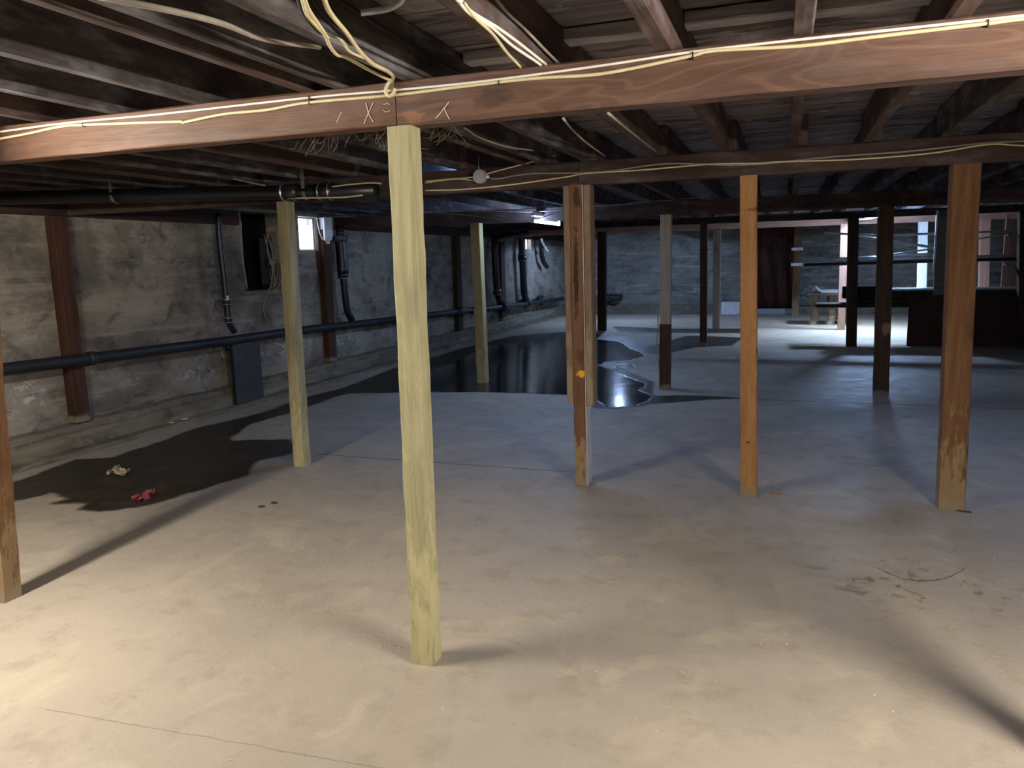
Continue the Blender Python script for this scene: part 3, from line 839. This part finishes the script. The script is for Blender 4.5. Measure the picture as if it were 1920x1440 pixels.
cable([at(849, -10, Z=2.222), at(880, 25, Z=2.222), at(920, 50, Z=2.222), at(960, 85, Z=2.222), at(1000, 112, Z=2.222), at(1014, 122, Z=2.222)], 0.0045, 'cable_white', 'white cable under the reddish joist, lower of the two')
cable([at(856, -10, Z=2.228), at(884, 22, Z=2.228), at(930, 50, Z=2.228), at(972, 80, Z=2.228), at(1024, 121, Z=2.228)], 0.0045, 'cable_white', 'white cable under the reddish joist, upper of the two')
cable([at(870, 5, Z=2.215), at(892, 34, Z=2.20), at(925, 65, Z=2.20), at(950, 98, Z=2.205), at(976, 126, Z=2.21)], 0.0042, 'cable_yellow', 'cream cable leaving the two white cables and dropping behind the near beam')
cable([at(925, -8, X=-0.77), at(950, 22, X=-0.77), at(985, 55, X=-0.77), at(1020, 92, X=-0.77), at(1047, 119, X=-0.77)], 0.005, 'cable_grey', 'grey cable along the side of the reddish joist')
o = tube('broken_conduit', [at(677, 24, X=-1.1), at(695, 22, X=-1.08), at(720, 18, X=-1.06), at(740, 11, X=-1.04), at(754, 0, X=-1.02), at(758, -20, X=-1.0)], 0.009, M['tin'], n=8)
tag(o, 'short curved blue-grey conduit end sticking out beside the joist at top', 'conduit')
cable([at(180, -8, Z=2.225), at(330, 22, Z=2.20), at(420, 45, Z=2.205), at(500, 74, Z=2.21), at(600, 88, Z=2.222)], 0.008, 'cable_grey', 'dusty thick cable sagging between joists at upper left')

# ------------------------------------------------------------------ second beam: cables, junction box
Y2 = 5.155 - 0.008
cable(px_line([(797, 340), (840, 336), (880, 333), (905, 328), (930, 321), (980, 308), (1042, 291)], Y2 - 0.03), 0.005, 'cable_yellow', 'cream cable passing over the junction box and rising to the right')
cable(px_line([(797, 343), (850, 336), (888, 338)], Y2), 0.0055, 'cable_yellow', 'short cream cable entering the junction box from the left')
cable(px_line([(912, 333), (935, 335), (990, 326), (1080, 324), (1150, 320), (1250, 307), (1400, 309), (1560, 294), (1700, 284), (1840, 269), (1930, 264)], Y2), 0.006, 'cable_grey', 'grey cable from the junction box along the second beam')
cable(px_line([(797, 357), (870, 355), (960, 346), (1060, 332), (1100, 325), (1200, 319), (1330, 308), (1420, 306), (1470, 303), (1600, 299), (1740, 288), (1850, 271), (1900, 272), (1960, 276)], Y2 - 0.008), 0.0052, 'cable_yellow', 'cream cable weaving along the lower face of the second beam')
cb = at(900, 331, Y=Y2 - 0.03)
e = empty('junction_box', tuple(cb), 'round grey plastic junction box fixed to the second beam', 'junction box')
bm = bmesh.new(); bmesh.ops.create_cone(bm, cap_ends=True, segments=10, radius1=0.052, radius2=0.049, depth=0.05)
bmesh.ops.rotate(bm, verts=bm.verts, matrix=Matrix.Rotation(math.pi / 2, 3, 'X'))
bmesh.ops.bevel(bm, geom=list(bm.edges), offset=0.006, segments=2, affect='EDGES')
link('box_body', bm, M['box'], e)
tube('cable_gland', [(0.045, 0, -0.004), (0.068, 0, -0.006)], 0.011, M['box_white'], e, n=10, curve=False)
tube('box_hanger', [(-0.005, 0, 0.05), (-0.008, 0.0, 0.10), (-0.004, 0.0, 0.14)], 0.003, M['steel'], e, n=6)
cable([at(870, 239, Z=2.23), at(900, 258, Z=2.2), at(950, 275, Z=2.2), at(1000, 282, Z=2.232)], 0.005, 'cable_grey', 'cream cable hanging below the joists behind the near beam, right of the front post')
cable([at(1056, 222, Y=2.646), at(1075, 245, Z=2.2), at(1100, 268, Z=2.2), at(1135, 293, Z=2.232)], 0.005, 'cable_grey', 'cream cable slanting down behind the near beam above the planked post')
cable([at(1140, 212, Y=2.646), at(1180, 245, Z=2.2), at(1232, 286, Z=2.232)], 0.005, 'cable_grey', 'cream cable under a joist between the near and second beams')
cable([at(390, 318, Y=4.8), at(420, 330, Y=4.8), at(450, 338, Y=4.8), at(497, 348, Y=4.8)], 0.006, 'cable_grey', 'short pale cable hanging above the black hung pipe')
cable(px_line([(622, 350), (655, 346), (690, 343), (715, 344)], 4.94), 0.006, 'cable_yellow', 'pale cable resting on the end of the black hung pipe')
cable(px_line([(470, 370), (530, 372), (580, 371), (640, 370), (680, 366)], 4.95), 0.006, 'cable_yellow', 'yellowish cable below the black hung pipe')
cable([at(x, y, Y=9.3) for x, y in ((800, 392), (845, 393), (930, 396), (1000, 397), (1055, 393))], 0.008, 'cable_grey', 'grey cable along the third beam, left of the planked post')
cable([at(x, y, Y=9.0) for x, y in ((810, 398), (880, 404), (960, 414), (1000, 412), (1040, 400))], 0.005, 'cable_grey', 'thin sagging cable below the third beam')
cable([at(x, y, Y=9.45) for x, y in ((1115, 386), (1160, 384), (1210, 378), (1250, 376), (1300, 371), (1342, 367), (1345, 361))], 0.005, 'cable_grey', 'thin wire strung between beams above the half-white post')
cable([at(x, y, X=WX + 0.1) for x, y in ((453, 417), (452, 470), (459, 510), (463, 535), (465, 542))], 0.006, 'cable_grey', 'pale cable hanging at the left edge of the dark niche')
# wires from the niche
cable([at(x, y, X=WX + 0.08) for x, y in ((495, 440), (503, 470), (511, 505), (508, 535), (497, 560), (495, 585), (505, 605), (520, 613), (533, 607)) ], 0.006, 'cable_grey', 'pale cable looping down out of the dark niche to the floor pipe')
cable([at(x, y, X=WX + 0.10) for x, y in ((524, 515), (525, 530), (520, 540), (512, 546))], 0.005, 'cable_grey', 'short looping wire at the lower corner of the niche')
# meter in niche
c = at(510, 492, X=WX - 0.1)
e = empty('old_meter', tuple(c), 'yellowish round fitting with wires inside the dark niche', 'meter')
bm = bmesh.new(); bmesh.ops.create_uvsphere(bm, u_segments=14, v_segments=8, radius=0.05); link('brass_cap', bm, plain('brass', (150, 118, 60), 0.5, 0.3), e, smooth=True)
boxes('back_plate', [((-0.08, -0.13, -0.28), (-0.06, 0.10, 0.30))], plain('dark_board', (42, 36, 36), 0.8), e)
for k in range(5):
    rr_ = random.Random(k)
    tube('loose_wire', [(0, rr_.uniform(-.1, .06), 0.35), (0.02, rr_.uniform(-.12, .1), 0.1), (0.03, rr_.uniform(-.1, .1), -0.12), (0.05, rr_.uniform(-.08, .1), -0.3)], 0.005, M['cable_grey'], e, n=5)

# meter box next to the window
c = at(614, 428, X=WX + 0.12)
e = empty('meter_box', tuple(c), 'white meter box beside the small mesh window on the left wall', 'box')
boxes('mounting_board', [((-0.115, -0.13, -0.55), (-0.075, 0.16, 0.12))], M['ledger'], e)
boxes('box_body', [((-0.07, -0.09, -0.16), (0.01, 0.09, 0.14))], M['box_white'], e, bevel=0.006)
boxes('box_lid', [((0.011, -0.095, -0.12), (0.018, 0.095, 0.145))], M['box_white'], e, bevel=0.002)
boxes('box_latch', [((-0.05, -0.04, -0.21), (0.0, 0.04, -0.16))], M['box_white'], e)
cable([at(x, y, X=WX + 0.14) for x, y in ((594, 408), (597, 425), (601, 440), (607, 450), (616, 451), (619, 444))], 0.007, 'cable_white', 'white cable looping under the white meter box')

# ------------------------------------------------------------------ lamps


def tube_lamp(loc, length, mat, label, along='Y', r=0.019):
    e = empty('tube_lamp', loc, label, 'lamp', rz=0 if along == 'Y' else math.pi / 2)
    h = length / 2
    boxes('lamp_housing', [((-0.03, -h - 0.03, 0.06), (0.03, h + 0.03, 0.10))], M['box_white'], e, bevel=0.005)
    for s in (-1, 1):
        ztop = (JB if loc[1] < 9 else 2.24) - loc[2]
        if ztop > 0.11:
            tube('hanging_wire', [(0, s * h * 0.8, 0.10), (0, s * h * 0.8, ztop)], 0.002, M['steel'], e, n=5, curve=False)
        boxes('lamp_holder', [((-0.018, s * (h + 0.012) - 0.012, -0.022), (0.018, s * (h + 0.012) + 0.012, 0.055))], M['box_white'], e)
    tube('lamp_tube', [(0, -h, 0), (0, h, 0)], r, M[mat], e, n=10, curve=False)


tube_lamp((-3.33, 1.45, 2.06), 1.15, 'tube_left', 'fluorescent tube lamp under the joists just past the left edge of the view')
tube_lamp((1.60, 1.42, 1.93), 1.15, 'tube_right', 'fluorescent tube lamp under the joists past the right edge of the view')
ta, tb = at(999, 414, Z=2.06), at(1048, 420, Z=2.06)
tube_lamp(((ta.x + tb.x) / 2, (ta.y + tb.y) / 2, 2.06), 1.15, 'tube_mid', 'lit bluish tube lamp on the ceiling left of the planked post')
bl = at(1172, 430, Y=19.6)
tube_lamp((bl.x, 18.6, 2.345), 0.85, 'added_bay', 'added unseen tube lamp recessed high between the joists near the back wall')  # added out of sight to put glare on the puddle
# bright work lamp far back
c = at(1637, 406, Y=15.9)
e = empty('work_lamp', tuple(c), 'small dazzling blue-white lamp on the ceiling far back right', 'lamp')
boxes('lamp_housing', [((-0.14, -0.06, 0.02), (0.19, 0.06, 0.06))], M['iron'], e, bevel=0.004)
boxes('lamp_lens', [((-0.13, -0.055, -0.022), (0.18, 0.055, 0.018))], M['led'], e, bevel=0.004)
boxes('lamp_bracket', [((0.05, -0.01, 0.06), (0.09, 0.01, 2.255 - c.z))], M['iron'], e)

tube_lamp((2.33, 6.45, 2.31), 1.15, 'added_cool', 'added bluish fill tube recessed between the joists on the right behind the second beam')  # unseen fill, added to turn the middle floor bluer
tube_lamp((-2.367, 6.45, 2.31), 1.15, 'added_cool', 'added bluish fill tube recessed between the joists on the left behind the second beam')  # left twin of the added blue fill tube
e = empty('added_hooded_lamp', (1.45, 16.9, 2.2), 'added square hooded fill lamp fixed up between the joists behind the fourth beam', 'lamp')  # added, hidden by the beam; hood keeps its light on the far floor
boxes('fill_panel', [((-0.14, -0.14, 0.13), (0.14, 0.14, 0.135))], M['added_hood'], e)
boxes('fill_hood', [((-0.15, -0.15, 0), (-0.142, 0.15, 0.14)), ((0.142, -0.15, 0), (0.15, 0.15, 0.14)), ((-0.142, -0.15, 0), (0.142, -0.142, 0.14)), ((-0.142, 0.142, 0), (0.142, 0.15, 0.14)), ((-0.15, -0.15, 0.14), (0.15, 0.15, 0.15))], M['iron'], e)
tube('fill_stem', [(0, 0, 0.15), (0, 0, 0.22)], 0.01, M['iron'], e, n=8, curve=False)

# ------------------------------------------------------------------ back area
# hanging brown sheet over the opening with pale sill
e_ = at(1425, 580, Y=BACK - 0.13); f_ = at(1488, 580, Y=BACK - 0.13)
bm = bmesh.new(); N = 40; rows = []
za, zb_ = at(1440, 578, Y=BACK - 0.2).z, 2.2
for i in range(N + 1):
    u = i / N; col = []
    for k in range(9):
        v = k / 8
        col.append(bm.verts.new((e_.x - 0.25 + (f_.x - e_.x + 0.3) * u, BACK - 0.16 + 0.06 * math.sin(u * 21 + v * 5) * (0.3 + 0.7 * (1 - v)), za + (zb_ - za) * v)))
    rows.append(col)
for a_, b_ in zip(rows, rows[1:]):
    for k in range(8): bm.faces.new((a_[k], b_[k], b_[k + 1], a_[k + 1]))
bmesh.ops.solidify(bm, geom=list(bm.faces), thickness=0.004)
tag(link('hanging_sheet', bm, M['fabric'], smooth=True), 'red-brown sheet hanging in folds against the back wall', 'sheet')
tag(boxes('sill_board', [((e_.x - 0.3, BACK - 0.22, 0.0), (f_.x + 0.1, BACK - 0.12, za - 0.01))], M['box'], bevel=0.01), 'pale grey sill board under the hanging brown sheet', 'board')
ba, bb = at(1352, 590, Y=BACK - 0.3), at(1388, 575, Y=BACK - 0.3)
tag(boxes('white_block', [((ba.x, BACK - 0.42, 0), (bb.x, BACK - 0.14, 0.34))], M['white_paint'], bevel=0.02), 'white concrete block at the foot of the back wall behind the grey far post', 'block')
B = at(1491, 590, Y=20.6)
e = empty('support_post', (B.x, 20.6, 0), 'brown far post with two white straps beside the hanging sheet', 'post')
link('post_body', timber_bm(2.26, 0.17, 0.17, seed=50), M['post_brown'], e)
for y in (467, 496):
    z = at(1491, y, Y=20.5).z
    boxes('white_strap', [((-0.14, -0.10, z - 0.035), (0.13, -0.088, z + 0.035))], M['white_paint'], e)
# plants of pipework on back wall
c = at(1150, 562, Y=BACK - 0.2)
e = empty('wall_valve', tuple(c), 'dark cluster of pipe fittings on the back wall near the left corner', 'fitting')
for k in range(5):
    r_ = random.Random(k + 3)
    p = [Vector((r_.uniform(-.25, .25), r_.uniform(-.05, .1), r_.uniform(-.15, .15))) for _ in range(3)]
    tube('valve_pipe', p, 0.035, M['iron'], e, n=8)

# rack with lumber, poles, plywood front
YR = P0(1596, 649).y + 0.46
print('YR', YR)
bm = bmesh.new()
lo = at(1593, 582, Y=YR); hi = at(1905, 540, Y=YR)
X0, X1 = lo.x, 4.6
zt = at(1700, 541, Y=YR).z
LR = e = empty('lumber_rack', (X0, YR, 0), 'low rack of stacked dark lumber in the back right, red-brown plywood front', 'rack')
for k, (z_a, z_b, xs_, ya, yb) in enumerate([(0.64, 0.70, -0.55, -0.28, 0.30), (0.71, 0.78, 0.0, -0.25, 0.28), (0.79, 0.86, -0.12, -0.27, 0.25), (0.87, zt - 0.02, -0.1, -0.30, 0.30)]):
    boxes('lumber_board', [((xs_, ya, z_a), (X1 - X0, yb, z_b))], M['lumber'], e, bevel=0.004)
boxes('lumber_bundle', [((-0.15, -0.33, 0.80), (0.45, -0.31 + 0.05, zt + 0.06))], M['black_niche'], e, bevel=0.01)
pa = at(1700, 653, Z=0)
boxes('plywood_front', [((at(1700, 640, Y=YR - 0.33).x - X0, -0.34, 0.0), (X1 - X0, -0.315, 0.80))], M['ply'], e, bevel=0.002)
for x_ in (0.95, 2.2, 3.2):
    boxes('rack_leg', [((x_, -0.2, 0), (x_ + 0.08, 0.2, 0.64))], M['lumber'], e)
tube('top_rail', [(0.1, -0.31, zt), (X1 - X0, -0.31, zt + 0.0)], 0.018, M['pole'], e, n=8, curve=False)
tube('top_rail', [(0.5, -0.25, zt + 0.012), (X1 - X0, -0.25, zt + 0.012)], 0.015, M['pole'], e, n=8, curve=False)
poles = [([(1508, 497), (1700, 491), (1915, 485)], 0.028, 'iron', 'dark thick pole at the bottom of the bundle lying across the rack'),
         ([(1527, 491), (1640, 489), (1757, 488)], 0.017, 'pole', 'grey pole second lowest in the bundle across the rack'),
         ([(1565, 485), (1757, 480)], 0.020, 'pole', 'bright pole on top of the bundle across the rack'),
         ([(1600, 483), (1757, 475)], 0.016, 'pole', 'thin bright pole above the bundle ending at the upright board'),
         ([(1545, 436), (1600, 440), (1655, 441), (1757, 438), (1915, 433)], 0.018, 'pole', 'upper pole running level high on the rack'),
         ([(1610, 443), (1757, 465)], 0.021, 'pole', 'pole slanting down to the right across the rack'),
         ([(1655, 480), (1750, 466)], 0.014, 'pole', 'thin pole slanting up to the right from the bundle'),
         ([(1560, 489), (1912, 479)], 0.024, 'pole', 'grey pole lying along the back of the bundle'),
         ([(1757, 462), (1900, 436)], 0.014, 'pole', 'short slanting pole right of the scuffed leaning post')]
for k, (pts, r, mt, lab) in enumerate(poles):
    yy = YR - 0.12 + 0.05 * (k % 4)
    tag(tube('metal_pole', [at(x, y, Y=yy) for x, y in pts], r, M[mt], n=8, curve=False), lab, 'pole', 'poles on the rack')
# upright board; the light on its edge is put in as white
pa, pb = at(1757, 396, Y=YR - 0.4), at(1787, 553, Y=YR - 0.4)
e = empty('upright_board', (pa.x, YR - 0.4, pb.z), 'grey-green upright board with a painted-in lit edge, left of the scuffed leaning post', 'board')
boxes('board_face', [((0.02, 0, 0), (0.30, 0.03, 2.2 - pb.z))], M['panel'], e)
boxes('board_lit_edge', [((-0.005, -0.005, 0.36), (0.02, 0.05, 2.2 - pb.z))], M['white_paint'], e)
for xq, lab_ in ((1884, 'x'), (1602, 'y'), (1760, 'z')):
    xx = at(xq, 470, Y=YR).x - LR.location.x
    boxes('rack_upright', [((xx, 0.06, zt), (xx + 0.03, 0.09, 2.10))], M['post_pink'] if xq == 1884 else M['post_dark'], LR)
    for zz in (at(1700, 494, Y=YR).z - 0.03, at(1700, 441, Y=YR).z - 0.03):
        boxes('rack_arm', [((xx, -0.2, zz - 0.03), (xx + 0.03, 0.06, zz))], M['post_dark'], LR)
# far right bits
tag(boxes('wall_box', [((at(1893, 422, Y=19).x, 19, at(1893, 422, Y=19).z), (at(1910, 410, Y=19).x, 19.2, at(1900, 408, Y=19).z))], M['box_white']), 'small white box far back near the right edge of the view', 'box')
# table with sheet metal
tA, tB = at(1513, 549, Y=18.2), at(1583, 549, Y=18.2)
e = empty('work_table', ((tA.x + tB.x) / 2, 18.2, 0), 'low makeshift table on two stumps with a curled metal sheet, far back', 'table')
wz = tA.z; hw = (tB.x - tA.x) / 2
boxes('table_top', [((-hw, -0.3, wz - 0.05), (hw + 0.3, 0.3, wz))], M['lumber'], e, bevel=0.004)
boxes('lower_shelf', [((-hw - 0.15, -0.25, 0.36), (hw + 0.3, 0.25, 0.40))], M['lumber'], e, bevel=0.004)
for x_ in (-hw * 0.55, hw * 0.35):
    bm = bmesh.new()
    add_tube(bm, [(x_ - 0.03, 0, 0), (x_ + 0.02, 0, 0.22), (x_ - 0.01, 0, 0.5), (x_, 0, wz - 0.05)], [0.10, 0.085, 0.10, 0.11], 7)
    link('stump_leg', bm, M['scab'], e)
bm = bmesh.new(); prev = None
for k in range(10):
    u = k / 9; xx = -hw * 0.7 + u * hw * 1.5; zz = wz + 0.012 + (0.10 * math.sin(min(1, (u) / 0.25) * math.pi) if u < 0.25 else 0)
    pr = [bm.verts.new((xx, -0.26, zz)), bm.verts.new((xx, 0.2, zz + 0.05))]
    if prev: bm.faces.new((prev[0], pr[0], pr[1], prev[1]))
    prev = pr
bmesh.ops.solidify(bm, geom=list(bm.faces), thickness=0.006)
tag(link('metal_sheet', bm, M['tin'], loc=(e.location.x, 18.2, 0), smooth=False), 'curled pale metal sheet lying on the far makeshift table', 'sheet metal')
# small frame under the table
c = P0(1560, 606)
bm = bmesh.new()
for s in ([(0, 0, 0.02), (0, 0, 0.42)], [(0.3, 0.1, 0.02), (0.3, 0.1, 0.42)], [(0, 0, 0.1), (0.3, 0.1, 0.1)], [(0, 0, 0.02), (0.32, 0.1, 0.02)]):
    add_tube(bm, s, 0.018, 6)
tag(link('floor_stand', bm, M['iron'], loc=(c.x, c.y, 0)), 'small black metal frame on the floor under the far table', 'frame')

# ------------------------------------------------------------------ floor litter


def crumple(name, loc, size, mat, seed, label, flat=0.5, n=3):
    rd = random.Random(seed)
    bm = bmesh.new()
    for k in range(n * 4):
        # folded strips: a small curved sheet each
        a0 = rd.uniform(0, 6.28); l = size[0] * rd.uniform(0.25, 0.6); w_ = size[1] * rd.uniform(0.18, 0.4)
        c0 = Vector((rd.uniform(-.5, .5) * size[0] * 0.7, rd.uniform(-.5, .5) * size[1] * 0.7, rd.uniform(0.15, 0.6) * size[2]))
        ti = rd.uniform(-0.9, 0.9); rows = []
        for i in range(6):
            u = i / 5 - 0.5; row = []
            for j in range(4):
                v = j / 3 - 0.5
                z = math.sin(u * 5 + k) * 0.25 * size[2] + math.cos(v * 6 + k) * 0.18 * size[2] + ti * u * l * 0.5
                px, py = u * l, v * w_
                p = c0 + Vector((px * math.cos(a0) - py * math.sin(a0), px * math.sin(a0) + py * math.cos(a0), z))
                p.z = max(0.002, p.z + rd.uniform(-.003, .003)); row.append(bm.verts.new(p))
            rows.append(row)
        for r0, r1 in zip(rows, rows[1:]):
            for j in range(3): bm.faces.new((r0[j], r1[j], r1[j + 1], r0[j + 1]))
    bmesh.ops.solidify(bm, geom=list(bm.faces), thickness=0.003)
    return tag(link(name, bm, mat, loc=loc), label, 'litter')


c = P0(223, 890); crumple('crumpled_tissue', (c.x, c.y, 0.002), (0.19, 0.12, 0.055), M['rag_cream'], 3, 'crumpled cream tissue lying on the wet patch')
c = P0(273, 936); crumple('crumpled_cloth', (c.x, c.y, 0.002), (0.10, 0.16, 0.055), M['rag_pink'], 7, 'crumpled pink cloth on the edge of the wet patch')
for (x, y, sx, sy, mt, nm, lab, a0) in [(1456, 927, 0.085, 0.03, 'chip', 'wood_chip', 'small pale wood chip beside the orange post', 0.3),
                                        (490, 951, 0.05, 0.03, 'leaf', 'dry_leaf', 'dark dry leaf on the pale floor, left of a pair', 0.4),
                                        (514, 944, 0.06, 0.04, 'leaf', 'dry_leaf', 'dark dry leaf on the pale floor, right of a pair', 0.1),
                                        (1805, 960, 0.10, 0.008, 'leaf', 'twig', 'thin dark twig by the foot of the scuffed leaning post', -0.2),
                                        (320, 791, 0.06, 0.05, 'rag_cream', 'paint_flake', 'white flake on the wall curb, left of two', 0.2),
                                        (345, 787, 0.07, 0.05, 'rag_cream', 'paint_flake', 'white flake on the wall curb, right of two', 0.8)]:
    c = P0(x, y) if nm != 'paint_flake' else at(x, y, X=WX + 0.17)
    if nm == 'paint_flake': c = Vector((WX + 0.18, c.y, 0.046))
    bm = bmesh.new(); n = 9; rd = random.Random(int(x))
    ring = [(math.cos(2 * math.pi * k / n) * sx / 2 * rd.uniform(.7, 1.1), math.sin(2 * math.pi * k / n) * sy / 2 * rd.uniform(.7, 1.1)) for k in range(n)]
    lo_ = [bm.verts.new((p[0], p[1], 0.001)) for p in ring]; hi_ = [bm.verts.new((p[0] * .85, p[1] * .85, 0.008 + 0.008 * abs(p[0]) / sx)) for p in ring]
    for k in range(n): bm.faces.new((lo_[k], lo_[(k + 1) % n], hi_[(k + 1) % n], hi_[k]))
    bm.faces.new(hi_); bm.faces.new(list(reversed(lo_)))
    o = link(nm, bm, M[mt], loc=(c.x, c.y, max(0, c.z))); o.rotation_euler.z = a0
    tag(o, lab, 'litter')
# loose grit
bm = bmesh.new(); rd = random.Random(5)
for k in range(260):
    cx, cy = rd.uniform(-2.6, 1.6), rd.uniform(1.4, 5.0)
    if k < 50: cx, cy = P0(712, 1200).x + rd.gauss(0, .08), P0(712, 1200).y + rd.gauss(0, .06)
    s = rd.uniform(0.0015, 0.004)
    add_box(bm, (cx - s, cy - s * .7, 0), (cx + s, cy + s * .7, s))
tag(link('floor_grit', bm, M['grit']), 'loose pale grit scattered over the concrete floor', 'grit', kind='stuff')
# cobwebs under the near beam
bm = bmesh.new(); rd = random.Random(9)
for k in range(60):
    x = rd.uniform(560, 880); y0 = 255 - (x - 600) * 0.06
    a_ = at(x, y0 - 5, Y=2.66); b_ = at(x + rd.uniform(-30, 30), y0 + rd.uniform(5, 40), Y=2.7 + rd.uniform(0, .25)); mid = (a_ + b_) / 2 + Vector((rd.uniform(-.03, .03), 0, rd.uniform(-.03, .0)))
    add_tube(bm, catmull([a_, mid, b_], 4), 0.0006, 3, False)
tag(link('cobweb', bm, M['web']), 'wispy dusty cobwebs under the near beam around the front post', 'cobweb', kind='stuff')
